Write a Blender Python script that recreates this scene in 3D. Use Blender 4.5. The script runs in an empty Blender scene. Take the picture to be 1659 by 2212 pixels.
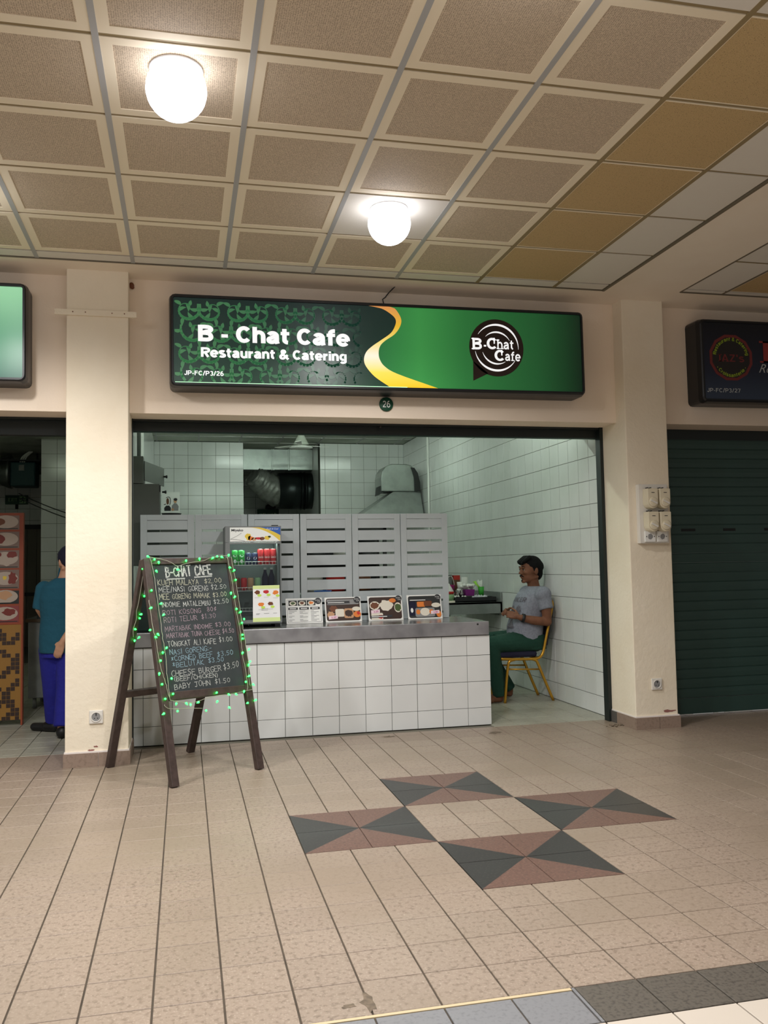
import bpy, bmesh, math, random
from mathutils import Vector, Matrix, Euler, Quaternion
from mathutils.bvhtree import BVHTree
random.seed(7)
C = bpy.context.scene.collection
SC = bpy.context.scene
PI = math.pi
# ------------------------------------------------------------------ camera, world, exposure
U = 0.2034                                   # floor tile pitch (m); grid lines at whole multiples of U
FPX, PITCH, YAW, ROLL = 1873.865, 0.0617, 0.2270, -0.0188
CAM = Vector((-0.5144, -3.9023, 1.2643))
fw = Vector((math.sin(YAW)*math.cos(PITCH), math.cos(YAW)*math.cos(PITCH), math.sin(PITCH)))
rt0 = Vector((math.cos(YAW), -math.sin(YAW), 0)); up0 = rt0.cross(fw)
rt = rt0*math.cos(ROLL) + up0*math.sin(ROLL); up = up0*math.cos(ROLL) - rt0*math.sin(ROLL)
cd = bpy.data.cameras.new('camera'); cam = bpy.data.objects.new('camera', cd); C.objects.link(cam)
cam.matrix_world = Matrix(((rt.x, up.x, -fw.x, CAM.x), (rt.y, up.y, -fw.y, CAM.y), (rt.z, up.z, -fw.z, CAM.z), (0, 0, 0, 1)))
cd.sensor_fit = 'VERTICAL'; cd.sensor_height = 36; cd.sensor_width = 27; cd.lens = FPX/2212*36
cd.clip_start = 0.05; SC.camera = cam
W = bpy.data.worlds.new('world'); SC.world = W; W.use_nodes = True
W.node_tree.nodes['Background'].inputs[0].default_value = (1.0, 0.95, 0.90, 1)
W.node_tree.nodes['Background'].inputs[1].default_value = 0.22
SC.view_settings.view_transform = 'Standard'; SC.view_settings.look = 'None'
SC.view_settings.gamma = 1; SC.view_settings.use_curve_mapping = False
SC.view_settings.exposure = 0.30
LAMP_W = 95.0            # hall downlights (W)
TUBE_E = 39.0            # shop fluorescent tubes
TUBE2_E = 24.0            # dim tube of the neighbouring shop
try:
    SC.cycles.use_denoising = True; SC.cycles.max_bounces = 8
except Exception: pass

def inview(p):
    v = Vector(p) - CAM; w = v.dot(fw)
    if w < .1: return None
    return 829.5 + FPX*v.dot(rt)/w, 1106 - FPX*v.dot(up)/w

# ------------------------------------------------------------------ materials
def lin(c):
    return tuple(((x/255)/12.92 if x/255 <= .04045 else ((x/255+.055)/1.055)**2.4) for x in c) + (1,)
def mat(name, col, rough=.5, metal=0, noise=None, bump=None, emit=0, spec=.5, tone=0, coat=0, ecol=None, dots=None):
    m = bpy.data.materials.new(name); m.use_nodes = True; nt = m.node_tree; N = nt.nodes; L = nt.links
    b = N['Principled BSDF']; b.inputs['Base Color'].default_value = lin(col)
    b.inputs['Roughness'].default_value = rough; b.inputs['Metallic'].default_value = metal
    b.inputs['Specular IOR Level'].default_value = spec; b.inputs['Coat Weight'].default_value = coat
    geo = None; out = None
    if noise or bump or dots:
        geo = N.new('ShaderNodeNewGeometry')
    if noise:                                # list of (scale, colour, lo, hi)
        out = None
        for sc, c2, lo, hi in noise:
            t = N.new('ShaderNodeTexNoise'); t.inputs['Scale'].default_value = sc; t.inputs['Detail'].default_value = 3
            L.new(geo.outputs['Position'], t.inputs['Vector'])
            r = N.new('ShaderNodeMapRange'); r.inputs[1].default_value = lo; r.inputs[2].default_value = hi
            L.new(t.outputs['Fac'], r.inputs[0])
            x = N.new('ShaderNodeMix'); x.data_type = 'RGBA'
            L.new(r.outputs[0], x.inputs[0])
            if out: L.new(out, x.inputs[6])
            else: x.inputs[6].default_value = lin(col)
            x.inputs[7].default_value = lin(c2); out = x.outputs[2]
    if dots:
        sc, c2, r0 = dots
        v = N.new('ShaderNodeTexVoronoi'); v.inputs['Scale'].default_value = sc; v.inputs['Randomness'].default_value = .25
        L.new(geo.outputs['Position'], v.inputs['Vector'])
        r = N.new('ShaderNodeMapRange'); r.inputs[1].default_value = r0; r.inputs[2].default_value = r0+.06
        L.new(v.outputs['Distance'], r.inputs[0])
        x = N.new('ShaderNodeMix'); x.data_type = 'RGBA'; L.new(r.outputs[0], x.inputs[0])
        x.inputs[6].default_value = lin(c2)
        if out: L.new(out, x.inputs[7])
        else: x.inputs[7].default_value = lin(col)
        out = x.outputs[2]
    if tone:
        oi = N.new('ShaderNodeObjectInfo'); h = N.new('ShaderNodeHueSaturation')
        r = N.new('ShaderNodeMapRange'); r.inputs[3].default_value = 1-tone; r.inputs[4].default_value = 1+tone
        L.new(oi.outputs['Random'], r.inputs[0]); L.new(r.outputs[0], h.inputs['Value'])
        if out: L.new(out, h.inputs['Color'])
        else: h.inputs['Color'].default_value = lin(col)
        out = h.outputs['Color']
    if out: L.new(out, b.inputs['Base Color'])
    if bump:
        t = N.new('ShaderNodeTexNoise'); t.inputs['Scale'].default_value = bump[0]; t.inputs['Detail'].default_value = 2
        L.new(geo.outputs['Position'], t.inputs['Vector'])
        bp = N.new('ShaderNodeBump'); bp.inputs['Strength'].default_value = bump[1]; bp.inputs['Distance'].default_value = bump[2] if len(bump) > 2 else .01
        L.new(t.outputs['Fac'], bp.inputs['Height']); L.new(bp.outputs[0], b.inputs['Normal'])
    if emit:
        b.inputs['Emission Color'].default_value = lin(ecol or col); b.inputs['Emission Strength'].default_value = emit
        if out and not ecol: L.new(out, b.inputs['Emission Color'])
    return m
def ramp_mat(name, axis, stops, rough=.35, emit=.3):
    """printed sheet whose colour and glow run through the given stops along one world axis."""
    m = mat(name, (90, 90, 90), rough); nt = m.node_tree; N = nt.nodes; L = nt.links; b = N['Principled BSDF']
    g = N.new('ShaderNodeNewGeometry'); s = N.new('ShaderNodeSeparateXYZ'); L.new(g.outputs['Position'], s.inputs[0])
    a, z = stops[0][0], stops[-1][0]
    r = N.new('ShaderNodeMapRange'); r.inputs[1].default_value = a; r.inputs[2].default_value = z
    L.new(s.outputs['XYZ'.index(axis)], r.inputs[0])
    cr = N.new('ShaderNodeValToRGB'); e = cr.color_ramp.elements
    while len(e) < len(stops): e.new(.5)
    for k, (p, c) in enumerate(stops):
        e[k].position = (p-a)/(z-a); e[k].color = lin(c)
    L.new(r.outputs[0], cr.inputs[0]); L.new(cr.outputs[0], b.inputs['Base Color'])
    L.new(cr.outputs[0], b.inputs['Emission Color']); b.inputs['Emission Strength'].default_value = emit
    return m
def glass_mat(name, tint=(235, 240, 240)):
    m = bpy.data.materials.new(name); m.use_nodes = True; nt = m.node_tree; N = nt.nodes; L = nt.links
    N.remove(N['Principled BSDF']); t = N.new('ShaderNodeBsdfTransparent'); t.inputs[0].default_value = lin(tint)
    g = N.new('ShaderNodeBsdfGlossy'); g.inputs['Roughness'].default_value = .03
    f = N.new('ShaderNodeFresnel'); f.inputs[0].default_value = 1.45; x = N.new('ShaderNodeMixShader')
    L.new(f.outputs[0], x.inputs[0]); L.new(t.outputs[0], x.inputs[1]); L.new(g.outputs[0], x.inputs[2])
    L.new(x.outputs[0], N['Material Output'].inputs[0]); return m

M = {}
M['floor_tile'] = mat('floor_tile', (154, 137, 122), .42, noise=[(55, (127, 111, 97), .5, .68), (130, (175, 159, 144), .56, .7), (1.3, (144, 128, 111), .45, .75)], tone=.035)
M['grout'] = mat('grout', (84, 74, 62), .9, noise=[(8, (64, 56, 46), .4, .7)])
M['tile_black'] = mat('tile_black', (50, 49, 48), .4, noise=[(90, (68, 66, 63), .52, .7)])
M['tile_red'] = mat('tile_red', (106, 79, 69), .42, noise=[(90, (126, 98, 86), .5, .68), (60, (86, 64, 57), .55, .7)])
M['tile_gray'] = mat('tile_gray', (92, 86, 78), .5, noise=[(80, (72, 67, 61), .48, .66)])
M['tile_blue'] = mat('tile_blue', (128, 128, 131), .45, noise=[(80, (114, 114, 117), .5, .7)])
M['tile_white_floor'] = mat('tile_white_floor', (204, 193, 180), .4)
M['beige_trim'] = mat('beige_trim', (204, 184, 148), .5)
M['shop_floor'] = mat('shop_floor', (168, 166, 152), .35, noise=[(50, (148, 144, 131), .5, .7), (3, (140, 136, 121), .5, .75)], tone=.03)
M['shop_grout'] = mat('shop_grout', (112, 108, 96), .9)
M['wall_tile'] = mat('wall_tile', (232, 234, 232), .16, noise=[(2.2, (222, 225, 221), .45, .75)], tone=.025)
M['counter_tile'] = mat('counter_tile', (220, 222, 221), .18, noise=[(2.2, (212, 214, 213), .45, .75)], tone=.02)
M['wall_grout'] = mat('wall_grout', (92, 94, 88), .9)
M['plaster'] = mat('plaster', (242, 231, 210), .9, bump=(34, .30, .010), noise=[(2, (236, 223, 199), .4, .7)])
M['fascia'] = mat('fascia', (247, 231, 212), .9, bump=(90, .2, .004), noise=[(1.5, (241, 223, 201), .4, .7)])
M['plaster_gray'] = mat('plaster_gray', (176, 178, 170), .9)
M['shop_ceiling'] = mat('shop_ceiling', (196, 202, 190), .9, noise=[(3, (172, 178, 166), .4, .7)])
M['skirting'] = mat('skirting', (148, 128, 114), .5, noise=[(60, (132, 114, 100), .5, .7)])
M['skirting_dark'] = mat('skirting_dark', (88, 84, 80), .5)
M['white_grout'] = mat('white_grout', (236, 228, 222), .8)
M['ceil_border'] = mat('ceil_border', (246, 233, 208), .7)
M['ceil_perf'] = mat('ceil_perf', (216, 198, 174), .75, dots=(120, (160, 144, 124), .30), noise=[(260, (186, 168, 146), .45, .65)])
M['ceil_perf_bare'] = mat('ceil_perf_bare', (206, 178, 130), .75, dots=(85, (152, 130, 92), .28), noise=[(260, (182, 154, 110), .45, .65)])
M['ceil_white'] = mat('ceil_white', (230, 224, 214), .85, bump=(140, .2, .003))
M['tee'] = mat('tee', (176, 176, 176), .5)
M['tee_brown'] = mat('tee_brown', (150, 132, 96), .6)
M['tee_dark'] = mat('tee_dark', (120, 110, 92), .6)
M['soffit'] = mat('soffit', (250, 238, 222), .9, noise=[(2, (246, 232, 214), .4, .7)])
M['lamp'] = mat('lamp', (255, 255, 255), .5, emit=5, ecol=(246, 247, 255))
M['lamp_ring'] = mat('lamp_ring', (225, 225, 225), .4)
M['tube'] = mat('tube', (255, 255, 255), .5, emit=TUBE_E, ecol=(236, 255, 240))
M['tube_dim'] = mat('tube_dim', (255, 255, 255), .5, emit=TUBE2_E, ecol=(236, 255, 226))
M['black_frame'] = mat('black_frame', (24, 27, 32), .35)
M['shutter'] = mat('shutter', (46, 74, 68), .42)
M['shutter_dark'] = mat('shutter_dark', (20, 30, 30), .5)
M['slot'] = mat('slot', (10, 14, 14), .6)
M['white'] = mat('white', (236, 236, 232), .5)
M['white_print'] = mat('white_print', (246, 248, 250), .4, emit=.6)
M['white_plastic'] = mat('white_plastic', (226, 222, 214), .4)
M['cream_plastic'] = mat('cream_plastic', (222, 212, 186), .4)
M['black'] = mat('black', (20, 20, 22), .5)
M['dark'] = mat('dark', (40, 42, 42), .6)
M['steel'] = mat('steel', (178, 178, 176), .22, 1, noise=[(4, (150, 150, 150), .4, .7)])
M['steel_apron'] = mat('steel_apron', (168, 168, 172), .36, .6, noise=[(5, (132, 132, 136), .4, .7)])
M['steel_dull'] = mat('steel_dull', (146, 151, 148), .4, .3, noise=[(6, (126, 131, 128), .4, .7)])
M['galv'] = mat('galv', (150, 156, 152), .34, .9, noise=[(8, (136, 142, 138), .4, .7)])
M['foil'] = mat('foil', (158, 160, 154), .42, .45, noise=[(9, (120, 122, 116), .4, .65)])
M['duct_black'] = mat('duct_black', (52, 58, 58), .32, .8)
M['panel_gray'] = mat('panel_gray', (184, 191, 193), .5, noise=[(5, (177, 184, 186), .4, .7)])
M['cabinet_gray'] = mat('cabinet_gray', (76, 80, 74), .5)
M['easel_wood'] = mat('easel_wood', (70, 56, 52), .5, noise=[(30, (56, 44, 40), .4, .7)])
M['chalkboard'] = mat('chalkboard', (44, 50, 52), .75, noise=[(6, (60, 65, 68), .45, .75), (2, (36, 42, 42), .5, .75)])
for k, c in dict(chalk=(206, 208, 204), chalk_pink=(176, 154, 164), chalk_blue=(150, 182, 196), chalk_yellow=(200, 198, 176)).items():
    M[k] = mat(k, c, .9, noise=[(420, tuple(x*.68 for x in c), .45, .62)])
M['led'] = mat('led', (90, 255, 120), .3, emit=7, ecol=(30, 255, 64))
M['wire'] = mat('wire', (168, 164, 150), .5)
M['gold'] = mat('gold', (200, 150, 52), .3, .75)
M['navy'] = mat('navy', (22, 22, 48), .85)
M['skin'] = mat('skin', (124, 82, 60), .6, spec=.3, noise=[(14, (110, 72, 52), .4, .7)])
M['skin_pale'] = mat('skin_pale', (196, 148, 118), .55)
M['hair'] = mat('hair', (9, 8, 9), .75, spec=.2, bump=(160, .6, .004))
M['shirt'] = mat('shirt', (136, 139, 150), .9, noise=[(60, (124, 127, 138), .4, .65)], bump=(9, .35, .02))
M['shirt_print'] = mat('shirt_print', (88, 84, 92), .9, noise=[(70, (112, 108, 116), .45, .6)])
M['trousers'] = mat('trousers', (14, 58, 44), .9, bump=(16, .5, .02))
M['teal'] = mat('teal', (22, 80, 100), .9, bump=(16, .5, .02))
M['blue_cloth'] = mat('blue_cloth', (32, 34, 140), .9, bump=(16, .5, .02))
M['glass'] = glass_mat('glass')
M['paper'] = mat('paper', (238, 238, 238), .6)
M['lime'] = mat('lime', (196, 226, 92), .6)
M['lime_pale'] = mat('lime_pale', (218, 234, 160), .6)
for k, c in dict(orange=(228, 128, 50), brown=(112, 62, 34), dark_brown=(58, 36, 26), rice=(228, 220, 204), red=(190, 40, 36), green=(52, 150, 62), leaf=(70, 92, 44), yellow=(226, 196, 70), magenta=(190, 50, 130),
                 purple=(128, 26, 122), cup_green=(58, 170, 52), lime_straw=(170, 232, 80), tray_black=(30, 30, 32), red_box=(176, 40, 30), box_brown=(104, 66, 44), grey_jug=(120, 128, 124), navy_can=(28, 40, 84), can_red=(196, 34, 40), can_green=(40, 158, 58),
                 ink=(46, 46, 50), blue=(38, 92, 178), gray=(140, 140, 140), exit_green=(16, 74, 52), pale_green=(140, 178, 130), door_gray=(112, 104, 86), woven_yellow=(150, 108, 44), woven_brown=(52, 34, 26), orange_frame=(150, 68, 38), pink=(212, 90, 90),
                 teal_box=(42, 82, 86), fridge=(112, 116, 116), carton=(234, 236, 232), pale_pink=(240, 214, 222), tan=(196, 150, 112), dark_green=(10, 34, 30), steel_pot=(176, 172, 166)).items():
    M[k] = mat(k, c, .5)
M['tissue'] = mat('tissue', (236, 234, 230), .95)
M['bag'] = mat('bag', (206, 206, 212), .3)

# ------------------------------------------------------------------ builders
LOCAL = set()
class MB:
    def __init__(s): s.v = []; s.f = []; s.m = []; s.sm = []
    def add(s, vs, fs, m=0, smooth=False):
        o = len(s.v); s.v += [tuple(v) for v in vs]
        for f in fs: s.f.append([i+o for i in f]); s.m.append(m); s.sm.append(smooth)
        return s
    def box(s, x0, x1, y0, y1, z0, z1, m=0, M4=None):
        v = [Vector((x, y, z)) for z in (z0, z1) for y in (y0, y1) for x in (x0, x1)]
        if M4: v = [M4 @ p for p in v]
        return s.add(v, [(0, 2, 3, 1), (4, 5, 7, 6), (0, 1, 5, 4), (2, 6, 7, 3), (0, 4, 6, 2), (1, 3, 7, 5)], m)
    def prism(s, poly, fn, d0, d1, m=0):
        """polygon (a,b) extruded from depth d0 to d1; fn(a,b,d) gives the point"""
        n = len(poly); v = [fn(a, b, d0) for a, b in poly] + [fn(a, b, d1) for a, b in poly]
        s.add(v, [tuple(range(n))[::-1], tuple(range(n, 2*n))] + [(i, (i+1) % n, n+(i+1) % n, n+i) for i in range(n)], m)
        return s
    def tube(s, pts, r, n=8, m=0, smooth=True):
        pts = [Vector(p) for p in pts]; rs = r if isinstance(r, (list, tuple)) else [r]*len(pts)
        vs = []; prev = None
        for i, p in enumerate(pts):
            t = (pts[min(i+1, len(pts)-1)] - pts[max(i-1, 0)]).normalized()
            if prev is None:
                a = Vector((0, 0, 1)) if abs(t.z) < .9 else Vector((1, 0, 0)); prev = t.cross(a).normalized()
            x = (prev - t*prev.dot(t)).normalized(); prev = x; y = t.cross(x)
            for k in range(n):
                q = 2*PI*k/n; vs.append(p + (x*math.cos(q) + y*math.sin(q))*rs[i])
        fs = [(i*n+k, i*n+(k+1) % n, (i+1)*n+(k+1) % n, (i+1)*n+k) for i in range(len(pts)-1) for k in range(n)]
        s.add(vs, fs, m, smooth); o = len(s.v)-len(vs)
        s.f.append([o+k for k in range(n)][::-1]); s.m.append(m); s.sm.append(False)
        s.f.append([o+(len(pts)-1)*n+k for k in range(n)]); s.m.append(m); s.sm.append(False)
        return s
    def lathe(s, prof, c=(0, 0, 0), n=16, m=0, axis='z', smooth=True):
        """prof: list of (radius, height)"""
        vs = []; c = Vector(c)
        for r, h in prof:
            for k in range(n):
                q = 2*PI*k/n; a, b = r*math.cos(q), r*math.sin(q)
                vs.append(c + Vector({'z': (a, b, h), 'y': (a, h, b), 'x': (h, a, b)}[axis]))
        fs = [(i*n+k, i*n+(k+1) % n, (i+1)*n+(k+1) % n, (i+1)*n+k) for i in range(len(prof)-1) for k in range(n)]
        s.add(vs, fs, m, smooth); o = len(s.v)-len(vs)
        closed = prof[0][0] > 1e-4 and prof[-1][0] > 1e-4 and abs(prof[0][1]-prof[-1][1]) < 1e-6
        if prof[0][0] > 1e-4 and not closed and not (prof[-1][0] < 1e-3 and abs(prof[0][1]-prof[-1][1]) < 1e-6): s.f.append([o+k for k in range(n)][::-1]); s.m.append(m); s.sm.append(False)
        if prof[-1][0] > 1e-3 and not closed: s.f.append([o+(len(prof)-1)*n+k for k in range(n)]); s.m.append(m); s.sm.append(False)
        return s
    def ell(s, c, r, n=16, k=10, m=0, Q=None):
        vs = []; c = Vector(c)
        for i in range(k+1):
            t = PI*i/k
            for j in range(n):
                q = 2*PI*j/n; p = Vector((r[0]*math.sin(t)*math.cos(q), r[1]*math.sin(t)*math.sin(q), r[2]*math.cos(t)))
                vs.append(c + (Q @ p if Q else p))
        return s.add(vs, [(i*n+j, (i+1)*n+j, (i+1)*n+(j+1) % n, i*n+(j+1) % n) for i in range(k) for j in range(n)], m, True)
    def mesh(s, name, mats, off=(0, 0, 0)):
        me = bpy.data.meshes.new(name); o = Vector(off)
        me.from_pydata([tuple(Vector(v)-o) for v in s.v], [], s.f)
        for mm in (mats if isinstance(mats, (list, tuple)) else [mats]): me.materials.append(M[mm])
        me.polygons.foreach_set('material_index', s.m); me.polygons.foreach_set('use_smooth', s.sm)
        bm = bmesh.new(); bm.from_mesh(me); bmesh.ops.recalc_face_normals(bm, faces=bm.faces); bm.to_mesh(me); bm.free()
        me.update(); return me
    def build(s, name, mats, parent=None, bevel=0):
        if parent is None:
            xs = [v[0] for v in s.v]; ys = [v[1] for v in s.v]; zs = [v[2] for v in s.v]
            off = Vector(((min(xs)+max(xs))/2, (min(ys)+max(ys))/2, min(zs)))
        else:
            r = parent
            while r.parent: r = r.parent
            off = Vector((0, 0, 0)) if r.name in LOCAL else Vector(r.location)
        o = bpy.data.objects.new(name, s.mesh(name, mats, off)); C.objects.link(o)
        if parent is None: o.location = off
        else: o.parent = parent
        if bevel:
            b = o.modifiers.new('b', 'BEVEL'); b.width = bevel; b.segments = 2; b.limit_method = 'ANGLE'; b.angle_limit = 1.0
        return o
def tag(o, label, cat, group=None, kind=None):
    if label: o['label'] = label
    if cat: o['category'] = cat
    if group: o['group'] = group
    if kind: o['kind'] = kind
    return o
def thing(name, label, cat, loc=(0, 0, 0), group=None, rot=None, local=False):
    o = bpy.data.objects.new(name, None); C.objects.link(o); o.location = loc; o.empty_display_size = .1
    if rot: o.rotation_euler = rot
    if local or rot: LOCAL.add(o.name)
    return tag(o, label, cat, group)
def struct(o, label=None):
    o['kind'] = 'structure'
    if label: o['label'] = label
    return o
def inst(name, me, parent, loc):
    o = bpy.data.objects.new(name, me); C.objects.link(o); o.parent = parent
    r = parent
    while r.parent: r = r.parent
    o.location = Vector(loc) - Vector(r.location); return o
def copy_tree(o, parent=None):
    c = o.copy(); C.objects.link(c); c.parent = parent
    if o.name in LOCAL: LOCAL.add(c.name)
    for ch in o.children: copy_tree(ch, c)
    return c
def BX(name, m, parent, *b, bevel=0):
    return MB().box(*b).build(name, m, parent, bevel)
class Fr:
    """a flat frame: origin, right, up; d is towards the viewer"""
    def __init__(s, o, u, v): s.o = Vector(o); s.u = Vector(u).normalized(); s.v = Vector(v).normalized(); s.n = s.u.cross(s.v)
    def __call__(s, a, b, d=0): return s.o + s.u*a + s.v*b + s.n*d
def text_geo(txt, off=0.0, shear=0.0, space=1.0):
    cu = bpy.data.curves.new('t', 'FONT'); cu.body = txt; cu.offset = off; cu.shear = shear; cu.space_character = space; cu.resolution_u = 3; cu.fill_mode = 'FRONT'
    ob = bpy.data.objects.new('t', cu); C.objects.link(ob)
    me = bpy.data.meshes.new_from_object(ob.evaluated_get(bpy.context.evaluated_depsgraph_get()))
    vs = [tuple(v.co) for v in me.vertices]; fs = [tuple(p.vertices) for p in me.polygons]
    bpy.data.objects.remove(ob); bpy.data.curves.remove(cu); bpy.data.meshes.remove(me); return vs, fs
def put_text(mb, txt, fr, a, b, w, h, d=.001, m=0, off=.0, shear=0, warp=None, space=1.0):
    """w: whole width, h: height of a capital letter; a,b: lower-left corner on the frame"""
    vs, fs = text_geo(txt, off, shear, space)
    if not vs: return
    x0 = min(v[0] for v in vs); x1 = max(v[0] for v in vs)
    cap = 0.70 + off
    sx = w/(x1-x0); sy = h/cap
    P = [((v[0]-x0)*sx, v[1]*sy) for v in vs]
    if warp: P = [warp(*p) for p in P]
    mb.add([fr(a+p, b+q, d) for p, q in P], fs, m)
# bold grotesque letters drawn as thick strokes (cap height 1, x-height .74)
def _a(cx, cy, rx, ry, a0, a1, n=9): return [(cx+rx*math.cos(math.radians(a0+(a1-a0)*k/n)), cy+ry*math.sin(math.radians(a0+(a1-a0)*k/n))) for k in range(n+1)]
def gr_glyphs(t):
    h = t/2; X = .74; o = .02
    G = {}
    def g(c, w, *st): G[c] = (w, st)
    cw = .80
    g('B', .78, [(h, 0), (h, 1)], [(h, 1-h*.9), (.42, 1-h*.9)] + _a(.42, .745, .24, .255-h*.9, 90, -90) + [(h, .49)], [(h, .51), (.44, .51)] + _a(.44, .27, .34-h, .24, 90, 0, 5) + _a(.44, .27+h*.0, .34-h, .27-h*.9, 0, -90, 5)[1:] + [(h, h*.9)])
    g('C', .80, _a(.42, .5, .42-h, .52-h, 42, 318, 18))
    g('R', .80, [(h, 0), (h, 1)], [(h, 1-h*.9), (.46, 1-h*.9)] + _a(.46, .71, .32-h*.4, .29-h*.9, 90, -90) + [(h, .42)], [(.40, .44), (.80-h*1.2, 0)])
    g('P', .74, [(h, 0), (h, 1)], [(h, 1-h*.9), (.42, 1-h*.9)] + _a(.42, .68, .32-h*.5, .32-h*.9, 90, -90) + [(h, .36+h*.9)])
    g('F', .66, [(h, 0), (h, 1)], [(0, 1-h*.9), (.64, 1-h*.9)], [(0, .54), (.58, .54)])
    g('E', .68, [(h, 0), (h, 1)], [(0, 1-h*.9), (.66, 1-h*.9)], [(0, .51), (.62, .51)], [(0, h*.9), (.68, h*.9)])
    g('L', .62, [(h, 0), (h, 1)], [(0, h*.9), (.62, h*.9)])
    g('I', t, [(h, 0), (h, 1)]); g('T', .70, [(.35, 0), (.35, 1)], [(0, 1-h*.9), (.70, 1-h*.9)])
    g('X', .78, [(h, 0), (.78-h, 1)], [(h, 1), (.78-h, 0)]); g('K', .80, [(h, 0), (h, 1)], [(.74-h*.6, 1), (h, .40)], [(.30, .55), (.78-h*.6, 0)])
    g('A', .84, [(h*.8, 0), (.42, 1)], [(.42, 1), (.84-h*.8, 0)], [(.2, .27), (.64, .27)]); g('N', .80, [(h, 0), (h, 1)], [(h*.9, 1), (.80-h*.9, 0)], [(.80-h, 0), (.80-h, 1)])
    g('U', .78, [(h, 1)] + _a(.39, .36, .39-h, .38-h, 180, 360, 12) + [(.78-h, 1)]); g('Z', .70, [(0, 1-h*.9), (.66, 1-h*.9)], [(.62, .95), (.08, .05)], [(0, h*.9), (.70, h*.9)])
    g('J', .58, [(.58-h, 1)] + _a(.29, .30, .29-h, .32-h, 0, -170, 10))
    g('h', .68, [(h, 0), (h, 1)], _a(.34, .44, .34-h, .30-h*.5, 175, 0, 8) + [(.68-h, 0)])
    g('n', .68, [(h, 0), (h, X)], _a(.34, .44, .34-h, .32-h*.7, 175, 0, 8) + [(.68-h, 0)])
    g('u', .68, [(h, X)] + _a(.34, .30, .34-h, .31-h*.7, 180, 350, 8), [(.68-h, 0), (.68-h, X)])
    g('r', .48, [(h, 0), (h, X)], _a(.40, .36, .40-h, .38-h, 178, 82, 6))
    g('t', .48, [(.20, 1-.06), (.20, .24)] + _a(.20+.17, .24, .17, .24-h*.8, 180, 275, 5), [(0, X-h*.75), (.46, X-h*.75)])
    g('f', .48, _a(.42, .78, .22, .24-h*.8, 80, 180, 5) + [(.20, 0)], [(0, X-h*.75), (.46, X-h*.75)])
    g('e', .70, [(h*1.1, .37), (.70-h*.6, .37)], [(.70-h*.75, .33)] + _a(.35, .37, .36-h*.8, .39-h*.8, 0, 320, 18))
    g('a', .68, _a(.32, .48, .32-h*.9, .28-h*.8, 160, 0, 9) + [(.68-h*1.2, .12), (.68-h*.9, 0)], [(.62-h, .44), (.34, .41)] + _a(.27, .22, .27-h*.85, .22-h*.75, 100, 330, 10) + [(.66-h, .24)])
    g('s', .64, _a(.32, .545, .30-h*.7, .215-h*.8, 25, 235, 9) + _a(.32, .205, .32-h*.7, .225-h*.8, 65, -155, 9))
    g('g', .70, _a(.33, .40, .33-h, .36-h*.8, 60, 300, 12), [(.70-h, X)] + _a(.35, -.06, .35-h, .20-h*.6, 0, -160, 9))
    g('i', t, [(h, 0), (h, X)], [(h, .82), (h, 1)])
    g('o', .70, _a(.35, .37, .36-h*.8, .39-h*.8, 0, 360, 18))
    g('-', .40, [(.03, .37), (.37, .37)]); g('/', .40, [(.02, -.03), (.38, 1.03)]); g(' ', .26); g("'", t, [(h, .68), (h, 1)])
    g('&', .90, [(.86, 0), (.28, .62)] + _a(.40, .80, .19-h*.3, .22-h*.8, 215, -60, 9) + [(.20, .40)] + _a(.32, .24, .32-h, .26-h*.8, 120, 300, 8) + [(.80, .45)])
    g('2', .68, _a(.34, .70, .32-h*.8, .30-h*.8, 165, -30, 9) + [(h*1.2, h*1.6)], [(.02, h*.9), (.68, h*.9)])
    g('3', .68, _a(.33, .745, .29-h*.7, .255-h*.8, 150, -80, 9), _a(.33, .27, .33-h*.8, .29-h*.8, 85, -150, 9))
    g('6', .68, _a(.34, .31, .34-h*.9, .33-h*.8, 0, 360, 16), _a(.42, .34, .42-h*.9, .66-h*.8, 180, 75, 9))
    g('7', .66, [(0, 1-h*.9), (.62, 1-h*.9)], [(.58, .95), (.22, 0)])
    g('5', .68, [(.62, 1-h*.9), (.14, 1-h*.9), (.10, .50)] + _a(.33, .31, .34-h*.9, .33-h*.8, 130, -150, 10))
    g('0', .68, _a(.34, .5, .34-h*.9, .52-h*.8, 0, 360, 18)); g('8', .68, _a(.34, .74, .28-h*.7, .27-h*.8, 0, 360, 14), _a(.34, .27, .34-h*.9, .29-h*.8, 0, 360, 14)); g('.', t, [(h, 0), (h, t)])
    return G
def strip(mb, P, w, f, d, m=0):
    n = len(P); L, R_ = [], []
    for i in range(n):
        a = P[max(i-1, 0)]; b = P[i]; c = P[min(i+1, n-1)]
        d1 = (b[0]-a[0], b[1]-a[1]); d2 = (c[0]-b[0], c[1]-b[1])
        def nm(v): l = math.hypot(*v); return (-v[1]/l, v[0]/l) if l > 1e-9 else None
        n1, n2 = nm(d1), nm(d2); n1 = n1 or n2; n2 = n2 or n1
        nx, ny = n1[0]+n2[0], n1[1]+n2[1]; l = math.hypot(nx, ny) or 1; nx, ny = nx/l, ny/l
        k = min(1/max(.45, nx*n1[0]+ny*n1[1]), 1.8)*w/2
        L.append((b[0]+nx*k, b[1]+ny*k)); R_.append((b[0]-nx*k, b[1]-ny*k))
    mb.add([f(*p, d) for p in L+R_], [(i, n+i, n+i+1, i+1) for i in range(n-1)], m)
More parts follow.
